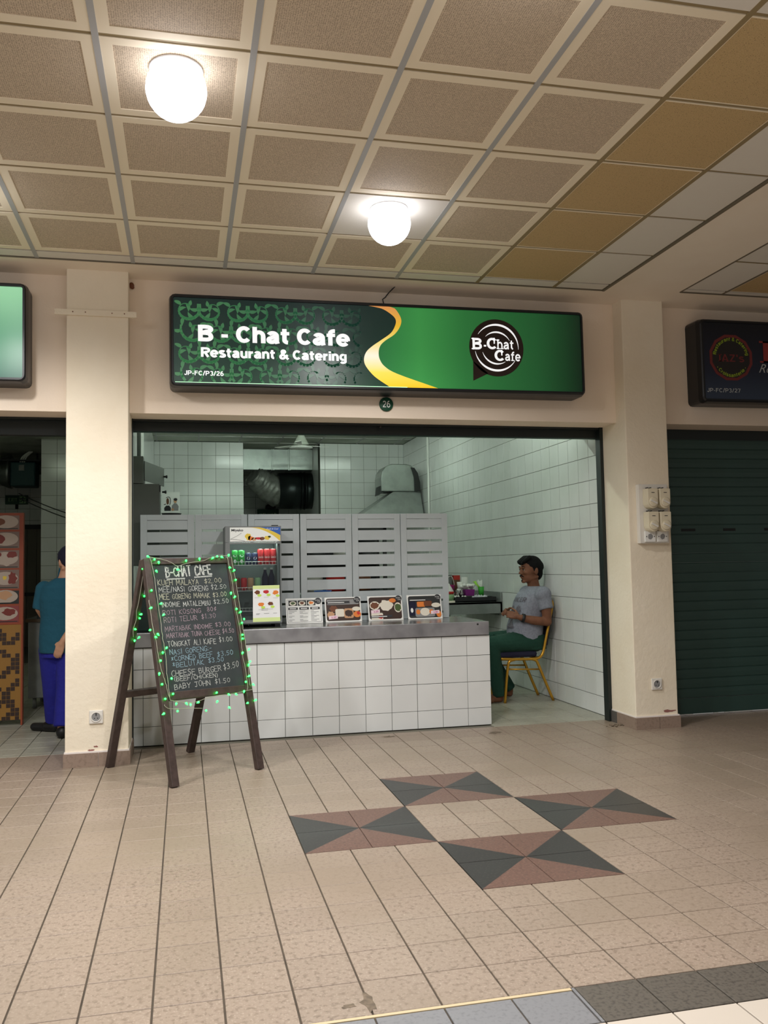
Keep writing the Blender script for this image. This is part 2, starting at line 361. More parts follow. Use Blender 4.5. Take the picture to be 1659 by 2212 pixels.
def grot(mb, txt, fr, a, b, w, h, t=.22, gap=.10, d=.002, serif=0, warp=None):
    """bold lettering fitted to width w and capital height h; lower-left corner at (a,b)"""
    G = gr_glyphs(t); tot = sum(G[c][0]+gap for c in txt) - gap; sx = w/tot; x = 0
    for i, c in enumerate(txt):
        gw, st = G[c]
        def f(p, q, dd, x=x):
            if warp: return fr(*warp(a+(x+p)*sx, b+q*h), dd)
            return fr(a+(x+p)*sx, b+q*h, dd)
        for k, P in enumerate(st): strip(mb, P, t if len(P) > 2 or abs(P[0][0]-P[-1][0]) < abs(P[0][1]-P[-1][1]) else t*.86, f, d+.00006*(2*k+i % 2))
        if serif and c in 'BIhfCAZ':
            for (sx_, sy_) in {'B': ((-.08, 0), (-.08, 1-.10)), 'I': ((-.1, 0), (-.1, .9)), 'h': ((-.1, 0), (-.14, .9), (.38, 0)), 'f': ((.02, 0),), 'C': (), 'A': ((-.14, 0), (.5, 0)), 'Z': ()}[c]:
                P = [(sx_, sy_+.05), (sx_+t+.26, sy_+.05)]; strip(mb, P, .10, f, d)
        x += gw+gap
# hand lettering: single-stroke capitals on a 0..1 grid
SF = {'A': [[(0, 0), (.5, 1), (1, 0)], [(.2, .38), (.8, .38)]], 'B': [[(0, 0), (0, 1), (.7, .95), (.8, .75), (.6, .55), (0, .52)], [(.6, .55), (1, .35), (.85, .08), (0, 0)]], 'C': [[(1, .85), (.6, 1), (.15, .8), (0, .45), (.2, .1), (.6, 0), (1, .15)]],
 'D': [[(0, 0), (0, 1), (.6, .9), (1, .5), (.6, .08), (0, 0)]], 'E': [[(1, 1), (0, 1), (0, 0), (1, 0)], [(0, .52), (.8, .52)]], 'F': [[(1, 1), (0, 1), (0, 0)], [(0, .52), (.8, .52)]], 'G': [[(1, .85), (.6, 1), (.15, .8), (0, .45), (.2, .1), (.6, 0), (1, .15), (1, .45), (.6, .45)]],
 'H': [[(0, 0), (0, 1)], [(1, 0), (1, 1)], [(0, .5), (1, .5)]], 'I': [[(.5, 0), (.5, 1)]], 'J': [[(.1, 1), (1, 1)], [(.65, 1), (.65, .15), (.4, 0), (.1, .12)]], 'K': [[(0, 0), (0, 1)], [(.9, 1), (0, .45), (1, 0)]], 'L': [[(0, 1), (0, 0), (.9, 0)]],
 'M': [[(0, 0), (.1, 1), (.5, .3), (.9, 1), (1, 0)]], 'N': [[(0, 0), (0, 1), (1, 0), (1, 1)]], 'O': [[(.5, 1), (.1, .8), (0, .45), (.2, .08), (.55, 0), (.9, .2), (1, .55), (.85, .88), (.5, 1)]], 'P': [[(0, 0), (0, 1), (.8, .95), (.9, .7), (.6, .5), (0, .48)]],
 'R': [[(0, 0), (0, 1), (.8, .95), (.9, .7), (.6, .5), (0, .48)], [(.4, .5), (1, 0)]], 'S': [[(.95, .88), (.5, 1), (.1, .8), (.3, .55), (.8, .42), (.95, .2), (.5, 0), (0, .12)]], 'T': [[(0, 1), (1, 1)], [(.5, 1), (.5, 0)]], 'U': [[(0, 1), (.05, .2), (.4, 0), (.85, .15), (1, 1)]],
 'Y': [[(0, 1), (.5, .5), (1, 1)], [(.5, .5), (.4, 0)]], 'Z': [[(0, 1), (1, 1), (0, 0), (1, 0)]], '0': [[(.5, 1), (.1, .75), (.05, .3), (.4, 0), (.85, .2), (.95, .7), (.5, 1)]], '1': [[(.3, .8), (.55, 1), (.55, 0)]], '2': [[(.05, .8), (.4, 1), (.85, .8), (.6, .45), (0, 0), (1, 0)]],
 '3': [[(.05, .92), (.55, 1), (.85, .78), (.4, .55), (.9, .35), (.6, .02), (0, .08)]], '4': [[(.7, 0), (.7, 1), (0, .35), (1, .35)]], '5': [[(.9, 1), (.2, 1), (.1, .55), (.6, .6), (.9, .3), (.5, 0), (0, .08)]], '8': [[(.5, .52), (.1, .78), (.5, 1), (.85, .78), (.5, .52), (.05, .25), (.5, 0), (.95, .25), (.5, .52)]],
 '$': [[(.9, .82), (.5, .92), (.12, .74), (.5, .52), (.88, .3), (.5, .08), (.1, .2)], [(.5, 1.1), (.5, -.12)]], '¢': [[(.85, .7), (.5, .8), (.15, .5), (.4, .2), (.85, .3)], [(.7, 1), (.3, 0)]], '.': [[(.45, .02), (.55, .08)]], '/': [[(.1, -.05), (.9, 1.05)]], ':': [[(.45, .2), (.5, .28)], [(.45, .7), (.5, .78)]],
 '-': [[(.1, .5), (.9, .5)]], '*': [[(.1, .3), (.9, .8)], [(.1, .8), (.9, .3)], [(.5, .2), (.5, .9)]], '(': [[(.8, 1.05), (.3, .7), (.3, .3), (.8, -.1)]], ')': [[(.2, 1.05), (.7, .7), (.7, .3), (.2, -.1)]]}
WID = {'I': .25, '.': .3, ':': .3, '-': .6, '/': .6, '(': .45, ')': .45, ' ': .6, 'M': 1.1, '1': .5, '*': .7}
def ribbon(mb, pts, w, fr, d, m=0):
    for (a, b), (c, e) in zip(pts, pts[1:]):
        dx, dy = c-a, e-b; l = math.hypot(dx, dy) or 1e-6; ex, ey = dx/l*w*.5, dy/l*w*.5; nx, ny = -ey, ex
        mb.add([fr(a-ex+nx, b-ey+ny, d), fr(a-ex-nx, b-ey-ny, d), fr(c+ex-nx, e+ey-ny, d), fr(c+ex+nx, e+ey+ny, d)], [(0, 1, 2, 3)], m)
def chalk(mb, txt, fr, a, b, a2, b2, h, w=.0035, d=.0006, m=0, seed=0):
    rnd = random.Random(seed or txt); adv = [WID.get(c, .85) + .28 for c in txt]; tot = sum(adv) - .28; sc = (a2-a)/tot; x = 0
    for c, ad in zip(txt, adv):
        cw = (ad-.28)*sc; jy = rnd.uniform(-.06, .06)*h; jh = h*rnd.uniform(.9, 1.08); sl = rnd.uniform(-.02, .1)
        for st in SF.get(c, []):
            P = []
            for px, py in st:
                xx = x + px*cw + (py*sl + rnd.uniform(-.03, .03))*h*.6; yy = jy + py*jh + rnd.uniform(-.025, .025)*h
                P.append((a + xx, b + (b2-b)*xx/(a2-a) + yy))
            ribbon(mb, P, w*rnd.uniform(.85, 1.2), fr, d, m)
        x += ad*sc
def disc(mb, fr, a, b, ra, rb, d, m=0, n=20, q0=0, q1=2*PI, d0=None):
    vs = [fr(a+ra*math.cos(q0+(q1-q0)*k/n), b+rb*math.sin(q0+(q1-q0)*k/n), d) for k in range(n)]
    mb.add(vs, [tuple(range(n))], m)
def blob(mb, fr, a, b, ra, rb, d, m=0, seed=1, n=14, j=.2):
    r = random.Random(seed); k = [1+r.uniform(-j, j) for _ in range(n)]
    mb.add([fr(a+ra*k[i]*math.cos(2*PI*i/n), b+rb*k[i]*math.sin(2*PI*i/n), d) for i in range(n)], [tuple(range(n))], m)
def rect(mb, fr, a0, a1, b0, b1, d, m=0): mb.add([fr(a0, b0, d), fr(a1, b0, d), fr(a1, b1, d), fr(a0, b1, d)], [(0, 1, 2, 3)], m)
# ------------------------------------------------------------------ floor
def tile_part(parent, mname, cells, fr, gap, th, name='tile', limit=300, key=None, stuff_name='small_tile'):
    """cells: (a0,a1,b0,b1) on a flat frame; the largest in the photo are parts, the others one joined part."""
    if key: cells = sorted(cells, key=key)
    cache = {}
    for c in cells[:limit]:
        a0, a1, b0, b1 = c; k = (round(a1-a0, 3), round(b1-b0, 3))
        if k not in cache:
            mb = MB(); gx, gy = gap if isinstance(gap, tuple) else (gap, gap); w, h = k[0]/2-gx/2, k[1]/2-gy/2; e = .0012
            P = [(-w, -h), (w, -h), (w, h), (-w, h)]; Q = [(-w+e, -h+e), (w-e, -h+e), (w-e, h-e), (-w+e, h-e)]
            z = lambda a, b, d: fr(a, b, d) - fr.o
            mb.add([z(a, b, 0) for a, b in P] + [z(a, b, th-e) for a, b in P] + [z(a, b, th) for a, b in Q],
                   [(0, 1, 5, 4), (1, 2, 6, 5), (2, 3, 7, 6), (3, 0, 4, 7), (4, 5, 9, 8), (5, 6, 10, 9), (6, 7, 11, 10), (7, 4, 8, 11), (8, 9, 10, 11)])
            cache[k] = mb.mesh(name, mname)
        inst(name, cache[k], parent, fr((a0+a1)/2, (b0+b1)/2))
    rest = cells[limit:]
    if rest:
        mb = MB()
        for a0, a1, b0, b1 in rest:
            gx, gy = (gap[0]/2, gap[1]/2) if isinstance(gap, tuple) else (gap/2, gap/2); P = [(a0+gx, b0+gy), (a1-gx, b0+gy), (a1-gx, b1-gy), (a0+gx, b1-gy)]
            mb.add([fr(a, b, 0) for a, b in P] + [fr(a, b, th) for a, b in P], [(0, 1, 5, 4), (1, 2, 6, 5), (2, 3, 7, 6), (3, 0, 4, 7), (4, 5, 6, 7)])
        o = mb.build(stuff_name, mname, parent); o['kind'] = 'stuff'

YS = 2.56                                    # hall floor ends, shop floors begin
FF = Fr((0, 0, -.008), (1, 0, 0), (0, 1, 0))
floor = struct(BX('floor', 'grout', None, -9, 10, -9, YS, -.05, -.005), 'beige tiled hall floor with four dark diamond pattern squares')
sq = [(0, 0), (3, 3), (6, 0), (3, -3)]
def insq(i, j): return any(a <= i < a+3 and b <= j < b+3 for a, b in sq)
cells = []
for i in range(-24, 34):
    for j in range(-7, 13):
        if insq(i, j): continue
        b1 = min((j+1)*U, YS)
        cells.append((i*U, (i+1)*U, j*U, b1))
def fkey(c):
    x, y = (c[0]+c[1])/2, (c[2]+c[3])/2; q = inview((x, y, 0)); d = (x-CAM.x)**2 + (y-CAM.y)**2
    return d + (0 if q and -60 < q[0] < 1720 and q[1] < 2290 else 1000)
tile_part(floor, 'floor_tile', cells, FF, (.0055, .0030), .008, key=fkey)
for n, mn, lst in (('gray_tile', 'tile_gray', [(i*U, (i+1)*U, -8*U, -7*U) for i in range(3, 12)]),
                   ('blue_gray_tile', 'tile_blue', [(i*U, (i+1)*U-(.012 if i == 2 else 0), -8*U, -7*U-.016) for i in range(-6, 3)]),
                   ('white_tile', 'tile_white_floor', [(i*U, (i+1)*U, (j-1)*U, j*U) for i in range(-6, 12) for j in (-8, -9)])):
    tile_part(floor, mn, lst, FF, .005, .008, name=n)
rest = [(i*U, (i+1)*U, j*U, (j+1)*U) for i in range(-24, 34) for j in range(-30, -10)]
tile_part(floor, 'tile_white_floor', rest, FF, .006, .008, limit=0)
MB().box(-6*U, 3*U-.012, -7*U-.015, -7*U-.002, -.008, .0005).build('edge_strip', 'beige_trim', floor)
MB().box(3*U-.010, 3*U-.001, -8*U+.002, -7*U-.004, -.008, .0005).build('edge_strip', 'tile_blue', floor)
for a, b in sq:                               # each square: four 1.5-tile quarters cut along the diagonal
    cx, cy, h = (a+1.5)*U, (b+1.5)*U, 1.5*U; g = .0018
    for sx in (-1, 1):
        for sy in (-1, 1):
            e = (cx+sx*(h-g), cy+sy*(h-g)); o0 = (cx+sx*g, cy+sy*g)
            for side, mn in (('x', 'tile_black'), ('y', 'tile_red')):
                k = (cx+sx*(h-g), cy+sy*g) if side == 'x' else (cx+sx*g, cy+sy*(h-g))
                P = [o0, k, e]
                if (P[1][0]-P[0][0])*(P[2][1]-P[0][1])-(P[1][1]-P[0][1])*(P[2][0]-P[0][0]) < 0: P = P[::-1]
                MB().prism(P, FF, 0, .008).build('triangle_tile', mn, floor)
M['stain'] = mat('stain', (96, 84, 70), .8, noise=[(40, (128, 112, 94), .4, .7)])
for x, y, ra, rb, s in ((0.0, -1.346, .02, .05, 3), (1.748, 2.33, .05, .035, 5), (.955, 2.44, .045, .03, 8), (-.06, -1.36, .02, .012, 11)):
    mb = MB(); blob(mb, Fr((x, y, .0006), (1, 0, 0), (0, 1, 0)), 0, 0, ra, rb, 0, seed=s, j=.45); mb.build('stain', 'stain', floor)
mb = MB(); rr = random.Random(4)
for k in range(26):
    x, y = 2.735+rr.gauss(0, .05), 2.30+rr.gauss(0, .022); q = rr.uniform(.004, .013); mb.ell((x, y, q*.6), (q, q*.8, q*.6), 6, 4)
tag(mb.build('debris', 'stain'), 'dark crumbs of rubble swept against the foot of the switch pillar', 'debris', kind='stuff')
# shop floors
FS = Fr((0, 0, -.008), (1, 0, 0), (0, 1, 0))
sf = struct(BX('floor', 'shop_grout', None, -.95, 2.86, YS, 12.2, -.05, -.005), 'pale tiled floor inside the cafe')
L = [(i*U, min((i+1)*U, 2.838), max(j*U, YS+.004), (j+1)*U) for i in range(9, 14) for j in range(12, 45)]
L += [(i*U, (i+1)*U, max(j*U, YS+.004), (j+1)*U) for i in range(-4, 9) for j in range(16, 45)]
tile_part(sf, 'shop_floor', L, FS, .004, .008, key=lambda c: -c[0] + c[2], limit=120)
sf2 = struct(BX('floor', 'shop_grout', None, -4.6, -1.2, YS, 12.2, -.05, -.005), 'dim tiled floor inside the neighbouring shop')
L = [(i*U, (i+1)*U, max(j*U, YS+.004), (j+1)*U) for i in range(-22, -6) for j in range(12, 45)]
tile_part(sf2, 'shop_floor', L, FS, .006, .008, key=lambda c: abs(c[0]+1.9) + c[2], limit=80)

# ------------------------------------------------------------------ walls, pillars, fascia
HC = 3.288; ZF = 2.345; YF = 2.25; YP = 2.105
def pillar(x0, x1, label):
    o = BX('pillar', 'plaster', None, x0, x1, YP, 2.56, 0, HC, bevel=.006); struct(o, label); return o
pl_l = pillar(-1.272, -.875, 'cream textured plaster pillar behind the chalkboard easel')
pl_r = pillar(2.785, 3.137, 'cream plaster pillar carrying the isolator switches')
def skirting(name, x0, x1, left_face, label):
    o = struct(BX(name, 'white_grout', None, x0-.004, x1+.004, YP-.010, 2.50, .002, .098), label)
    top = .088; xm = (x0+x1)/2 + .01
    L = [(x0-.008, xm-.0015), (xm+.0015, x1+.010)]
    for a, b in L: MB().box(a, b, YP-.018, YP-.006, 0, top).build('skirting_tile', 'skirting', o)
    MB().box(x1+.002, x1+.012, YP-.006, 2.50, 0, top).build('skirting_tile', 'skirting', o)
    MB().box(x0-.010, x0-.002, YP-.006, 2.385, 0, top).build('skirting_tile', 'skirting', o)
    MB().box(x0-.010, x0-.002, 2.388, 2.488, 0, top).build('skirting_tile', 'skirting_dark', o)
skirting('baseboard_left', -1.272, -.875, False, 'brown skirting tiles around the foot of the pillar behind the easel')
skirting('baseboard_right', 2.785, 3.137, True, 'brown skirting tiles around the foot of the switch pillar')
M['scuff'] = mat('scuff', (150, 100, 92), .9)
for x, z, ra, rb, s in ((3.06, .125, .045, .010, 2), (-1.11, .103, .018, .007, 6), (-1.08, .125, .014, .006, 9)):
    mb = MB(); blob(mb, Fr((x, YP-.0012, z), (1, 0, 0), (0, 0, 1)), 0, 0, ra, rb, 0, seed=s, j=.4); mb.build('scuff_mark', 'scuff', pl_r if x > 0 else pl_l)
for n, a, b in (('wall_front', -.875, 2.785), ('wall_front_left', -6.5, -1.272), ('wall_front_right', 3.137, 9)):
    struct(BX(n, 'fascia', None, a, b, YF, 2.56, ZF, HC), {'wall_front': 'beige fascia wall above the cafe opening', 'wall_front_left': 'beige fascia wall above the neighbouring open shop', 'wall_front_right': 'beige fascia wall above the closed green shutter'}[n])
# deep lintels behind the fascia
for n, a, b in (('lintel', -.93, 2.84), ('lintel', -4.6, -1.22)):
    struct(BX(n, 'plaster_gray', None, a, b, 2.56, 2.983, ZF, 3.17))
# cafe interior
XL, XR, YB, HS = -.94, 2.84, 9.2, 3.165
wl = struct(BX('wall_left', 'wall_tile', None, -1.215, XL, 2.56, 12.2, 0, HS), 'white wall inside the cafe carrying the gray electrical cabinet')
wr = struct(BX('wall_right', 'wall_grout', None, XR+.002, 3.1, 2.56, 12.2, 0, HS), 'white tiled wall inside the cafe beside the seated man')
FR_ = Fr((XR+.002, 0, 0), (0, -1, 0), (0, 0, 1))
L = []
for k in range(-2, 33):
    y0, y1 = max(2.861+.2*k, 2.565), 2.861+.2*(k+1)
    if y1 < 2.6 or y0 > YB-.05: continue
    for r in range(-1, 15):
        z0, z1 = max(.152+.2*r, 0), min(.152+.2*(r+1), HS)
        L.append((-min(y1, YB), -y0, z0, z1))
tile_part(wr, 'wall_tile', L, FR_, .0042, .002, key=lambda c: -c[1] + (20 if c[2] > 2.5 and -c[1] < 4.6 else 0), limit=300)
wb = struct(MB().box(XL, .357, YB+.006, YB+.2, 0, HS).box(1.519, XR+.02, YB+.006, YB+.2, 0, HS).build('wall_back', 'wall_grout'), 'white tiled back wall of the cafe with an opening to the duct')
FB = Fr((0, YB+.006, 0), (1, 0, 0), (0, 0, 1))
L = []
for xs in ([XL, -.86, -.657, -.454, -.251, -.048, .155, .357], [1.519, 1.595, 1.798, 2.0, 2.203, 2.406, 2.61, 2.76, 2.84]):
    for a, b in zip(xs, xs[1:]):
        for r in range(5, 16): L.append((a, b, .152+.2*(r-1), min(.152+.2*r, HS)))
tile_part(wb, 'wall_tile', L, FB, .0036, .006, limit=300)
struct(MB().box(.155, .357, YB+.2, 12, 0, HS).build('wall_passage_left', 'wall_tile'), 'side wall of the opening behind the cafe')
struct(MB().box(1.519, 1.72, YB+.2, 12, 0, HS).build('wall_passage_right', 'wall_tile'), 'far side wall of the opening behind the cafe')
wp = struct(MB().box(-4.6, 3, 12.0, 12.2, 0, HS).build('wall_passage_back', 'wall_grout'), 'dark tiled wall at the far end of both shops')
F12 = Fr((0, 12.0, 0), (1, 0, 0), (0, 0, 1))
tile_part(wp, 'wall_tile', [(.36+.2*i, .56+.2*i, .152+.2*r, .352+.2*r) for i in range(6) for r in range(8, 15)] + [(-3.7+.2*i, -3.5+.2*i, .152+.2*r, .352+.2*r) for i in range(6) for r in range(8, 14)], F12, .004, .006)
wpart = struct(BX('wall_partition', 'wall_tile', None, -1.22, -1.215, 2.56, 12, 0, HS), 'white wall inside the neighbouring shop')
wb2 = struct(MB().box(-2.5, -1.2, YB+.006, YB+.2, 0, HS).build('wall_back_left', 'wall_grout'), 'tiled back wall of the neighbouring shop')
xs = [-2.5, -2.285, -2.082, -1.879, -1.676, -1.473, -1.22]
tile_part(wb2, 'wall_tile', [(a, b, .152+.2*r, min(.352+.2*r, HS)) for a, b in zip(xs, xs[1:]) for r in range(-1+1, 16)], FB, .004, .006)
struct(BX('wall_far_left', 'wall_tile', None, -4.7, -4.6, 2.56, 12.2, 0, HS), 'outer wall of the neighbouring shop')
cs = struct(BX('ceiling_shop', 'shop_ceiling', None, -4.7, 3.1, 2.983, 12.2, HS, HS+.1), 'pale panelled ceiling inside the shops')
for k in range(9):
    MB().box(-.9+.6*k-.012, -.9+.6*k+.012, 3, 12, HS-.006, HS).build('tee_bar', 'tee', cs) if k < 7 else None
for k in range(6): MB().box(XL, XR, 6.3+.6*k-.012, 6.3+.6*k+.012, HS-.007, HS).build('tee_bar', 'tee', cs)
# trims on the cafe's right-hand wall and surface pipes
tag(MB().tube([(XR-.018, 7.74, .9), (XR-.018, 7.74, HS)], .016, 8).build('conduit', 'white'), 'white vertical pipe fixed to the tiled wall beside the extractor hood', 'pipe')
tag(MB().tube([(-.915, 4.3, 2.19), (-.915, 4.3, HS)], .018, 8).build('conduit', 'cabinet_gray'), 'dark vertical pipe rising from the gray electrical cabinet', 'pipe')
tag(MB().box(-.94, -.90, 4.75, 4.95, 1.9, HS).build('trunking', 'white'), 'white vertical cable trunking behind the gray electrical cabinet', 'trunking')

# ------------------------------------------------------------------ hall ceiling
cl = struct(BX('ceiling', 'tee_dark', None, -9, 10, -9, YF, HC+.012, HC+.1), 'suspended tiled ceiling of the hall with perforated metal panels')
GX0, GX, GY0, GY = -.835, .596, .008, .598
def ceil_mesh(w, h, kind):
    """tile seen from below: rim, and for the framed kind a sunken perforated field"""
    mb = MB(); g = .010; a, b = w/2-g, h/2-g*1.1; z0, z1 = .0, .012
    P = [(-a, -b), (a, -b), (a, b), (-a, b)]
    mb.add([(x, y, z1) for x, y in P] + [(x, y, z0) for x, y in P], [(0, 1, 5, 4), (1, 2, 6, 5), (2, 3, 7, 6), (3, 0, 4, 7)], 0)
    if kind == 'framed':
        r = .048; Q = [(-a+r, -b+r), (a-r, -b+r), (a-r, b-r), (-a+r, b-r)]
        mb.add([(x, y, z0) for x, y in P] + [(x, y, z0) for x, y in Q], [(0, 1, 5, 4), (1, 2, 6, 5), (2, 3, 7, 6), (3, 0, 4, 7)], 0)
        mb.add([(x, y, z0) for x, y in Q] + [(x, y, z0+.003) for x, y in Q], [(0, 1, 5, 4), (1, 2, 6, 5), (2, 3, 7, 6), (3, 0, 4, 7)], 0)
        mb.add([(x, y, z0+.003) for x, y in Q], [(0, 1, 2, 3)], 1)
    elif kind == 'bare':
        r = .008; Q = [(-a+r, -b+r), (a-r, -b+r), (a-r, b-r), (-a+r, b-r)]
        mb.add([(x, y, z0) for x, y in P] + [(x, y, z0) for x, y in Q], [(0, 1, 5, 4), (1, 2, 6, 5), (2, 3, 7, 6), (3, 0, 4, 7)], 0)
        mb.add([(x, y, z0) for x, y in Q], [(0, 1, 2, 3)], 1)
    else:
        mb.add([(x, y, z0) for x, y in P], [(0, 1, 2, 3)], 0)
    return mb.mesh('ceiling_panel', {'framed': ['ceil_border', 'ceil_perf'], 'bare': ['ceil_border', 'ceil_perf_bare'], 'white': ['ceil_white']}[kind])
cache = {}
def cpanel(x0, x1, y0, y1, kind):
    k = (round(x1-x0, 3), round(y1-y0, 3), kind)
    if k not in cache: cache[k] = ceil_mesh(k[0], k[1], kind)
    inst('ceiling_panel', cache[k], cl, ((x0+x1)/2, (y0+y1)/2, HC))
YE = 1.93; XE = 2.54
rows = [(GY0+GY*k, GY0+GY*(k+1)) for k in range(-8, 3)]
for k in range(-9, 6):
    x0 = GX0+GX*k; x1 = min(x0+GX, XE)
    for r, (y0, y1) in enumerate(rows):
        kind = 'framed'
        if k == 4: kind = 'bare'
        if k == 5: kind = 'white'
        if k == 2 and abs(y0-(GY0+GY)) < .01: kind = 'white'
        if r <= 5 and k >= 3: kind = 'white'
        cpanel(x0, x1, y0, y1, kind)
    cpanel(x0, x1, rows[-1][1], YE, 'white')
    MB().box(x0-.013, x0+.013, -5, YE, HC-.002, HC+.01).build('tee_bar', 'tee' if k < 4 else 'tee_brown', cl)
for y0, y1 in rows[1:]:
    MB().box(-6, XE, y0-.010, y0+.010, HC+.004, HC+.01).build('cross_bar', 'tee_brown', cl)
MB().box(-6, XE, YE-.003, YE+.006, HC-.006, HC+.012).build('edge_angle', 'tee_dark', cl)
MB().box(XE-.004, XE+.014, -5, YE, HC-.010, HC+.012).build('edge_angle', 'tee_dark', cl)
# neighbouring bay across the beam
XB = 3.15
for k in range(0, 6):
    x0 = XB + (0 if k == 0 else .355+GX*(k-1)); x1 = XB+.355+GX*k
    for y0, y1 in rows: cpanel(x0, x1, y0, y1, 'white' if k == 0 else 'bare')
    cpanel(x0, x1, rows[-1][1], 1.87, 'white')
    MB().box(x0-.010, x0+.010, -5, 1.87, HC-.002, HC+.01).build('tee_bar', 'tee_dark', cl)
for y0, y1 in rows[1:]: MB().box(XB, 6, y0-.006, y0+.006, HC-.001, HC+.01).build('cross_bar', 'tee_brown', cl)
MB().box(XB, 6, 1.868, 1.876, HC-.006, HC+.012).build('edge_angle', 'tee_dark', cl)
struct(MB().box(XE+.014, XB-.012, -9, YF, HC-.004, HC+.02).box(-9, XE+.014, YE+.006, YF, HC-.004, HC+.02).box(XB-.012, 10, 1.876, YF, HC-.004, HC+.02).build('beam', 'soffit'), 'smooth beige ceiling beam between the two ceiling bays')

# ------------------------------------------------------------------ lamps
def downlight(x, y, label, group=None):
    t = thing('ceiling_lamp', label, 'lamp', (x, y, HC), group)
    MB().lathe([(.108, 0), (.108, -.005), (.09, -.007), (.09, 0)], (x, y, HC), 28).build('trim_ring', 'lamp_ring', t)
    MB().lathe([(.122*math.sin(PI*k/18), -.086+.122*math.cos(PI*k/18)) for k in range(5, 18)] + [(.0001, -.208)], (x, y, HC), 28).build('bloom_globe', 'lamp', t)  # globe shape stands in for the bloom; the lamp itself sits recessed
    l = bpy.data.lights.new('lamp_light', 'SPOT'); l.energy = LAMP_W; l.spot_size = 2.95; l.spot_blend = .8; l.shadow_soft_size = .07; l.color = (1, .985, .965)
    o = bpy.data.objects.new('lamp_light', l); C.objects.link(o); o.parent = t; o.location = (0, 0, -.26)
downlight(-.537, -.405, 'round glowing ceiling lamp nearer the camera, in a framed perforated panel')
downlight(.628, .775, 'round glowing ceiling lamp in a plain panel above the green cafe sign')
for x, y, lb in ((-1.73, .915, 'round ceiling lamp in front of the neighbouring open shop sign'), (-2.92, -.285, 'round ceiling lamp farthest along the neighbouring shop side'), (-1.73, -1.48, 'round ceiling lamp behind the camera on the neighbouring shop side'), (.66, -1.48, 'round ceiling lamp above the diamond floor pattern'), (-.535, -2.68, 'round ceiling lamp straight above the camera'), (.66, -3.88, 'round ceiling lamp at the rear of the hall')):
    downlight(x, y, lb, 'other hall ceiling lamps')
def batten(x, y, z, ln, m, label):
    t = thing('fluorescent_lamp', label, 'lamp', (x, y, z))
    MB().box(x-ln/2, x+ln/2, y-.03, y+.03, z-.03, z).build('housing', 'white', t)
    if z < HS-.05:
        for q in (-.5, .5): MB().tube([(x+q, y, z), (x+q, y, HS)], .006, 6).build('hanger', 'white', t)
    MB().tube([(x-ln/2+.03, y, z-.05), (x+ln/2-.03, y, z-.05)], .016, 10).build('tube', m, t)
batten(.30, 3.60, 2.88, 1.5, 'tube', 'fluorescent lamp hanging just behind the lintel at the fridge side')
batten(1.9, 3.60, 2.88, 1.2, 'tube', 'fluorescent lamp hanging just behind the lintel at the seated man side')
batten(1.9, 6.6, HS, 1.2, 'tube', 'fluorescent lamp on the cafe ceiling above the side table')
batten(.6, 7.1, HS, 1.2, 'tube', 'fluorescent lamp on the cafe ceiling in front of the opening')
batten(-2.2, 6.0, HS, 1.2, 'tube_dim', 'dim fluorescent lamp in the neighbouring shop')
# ------------------------------------------------------------------ shop signs
M['sign_left'] = ramp_mat('sign_left', 'Z', [(2.53, (26, 58, 44)), (2.75, (24, 52, 44)), (3.15, (22, 42, 40))], .3, .45)  # backlight painted in: a little lighter towards the bottom
M['sign_right'] = ramp_mat('sign_right', 'X', [(.75, (30, 100, 56)), (1.15, (56, 140, 70)), (1.5, (40, 110, 56)), (2.05, (28, 84, 44)), (2.44, (8, 30, 20))], .3, .55)  # uneven backlight painted into the green: bright middle, dark end
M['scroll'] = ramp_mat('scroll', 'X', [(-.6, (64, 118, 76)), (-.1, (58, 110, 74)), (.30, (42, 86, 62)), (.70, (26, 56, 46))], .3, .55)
M['ribbon'] = ramp_mat('ribbon', 'Z', [(2.54, (238, 196, 40)), (2.64, (250, 222, 90)), (2.76, (255, 250, 230)), (2.86, (255, 232, 130)), (2.98, (240, 190, 50)), (3.13, (226, 150, 90))], .3, .5)
M['logo_brown'] = mat('logo_brown', (52, 36, 34), .35)
M['sign_mint'] = ramp_mat('sign_mint', 'Z', [(2.53, (50, 96, 82)), (2.8, (92, 160, 124)), (3.13, (160, 226, 178))], .3, .45)  # brighter top is a glow painted into colour and emission
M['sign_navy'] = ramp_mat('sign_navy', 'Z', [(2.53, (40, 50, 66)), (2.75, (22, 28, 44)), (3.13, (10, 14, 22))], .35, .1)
M['sign_edge'] = mat('sign_edge', (190, 255, 200), .4, emit=.9)
for k, c in dict(iaz_red=(150, 52, 50), iaz_lime=(150, 176, 40), iaz_white=(190, 196, 196), iaz_ring=(118, 44, 46), iaz_core=(34, 32, 34)).items(): M[k] = mat(k, c, .45)
SGN = -.0045
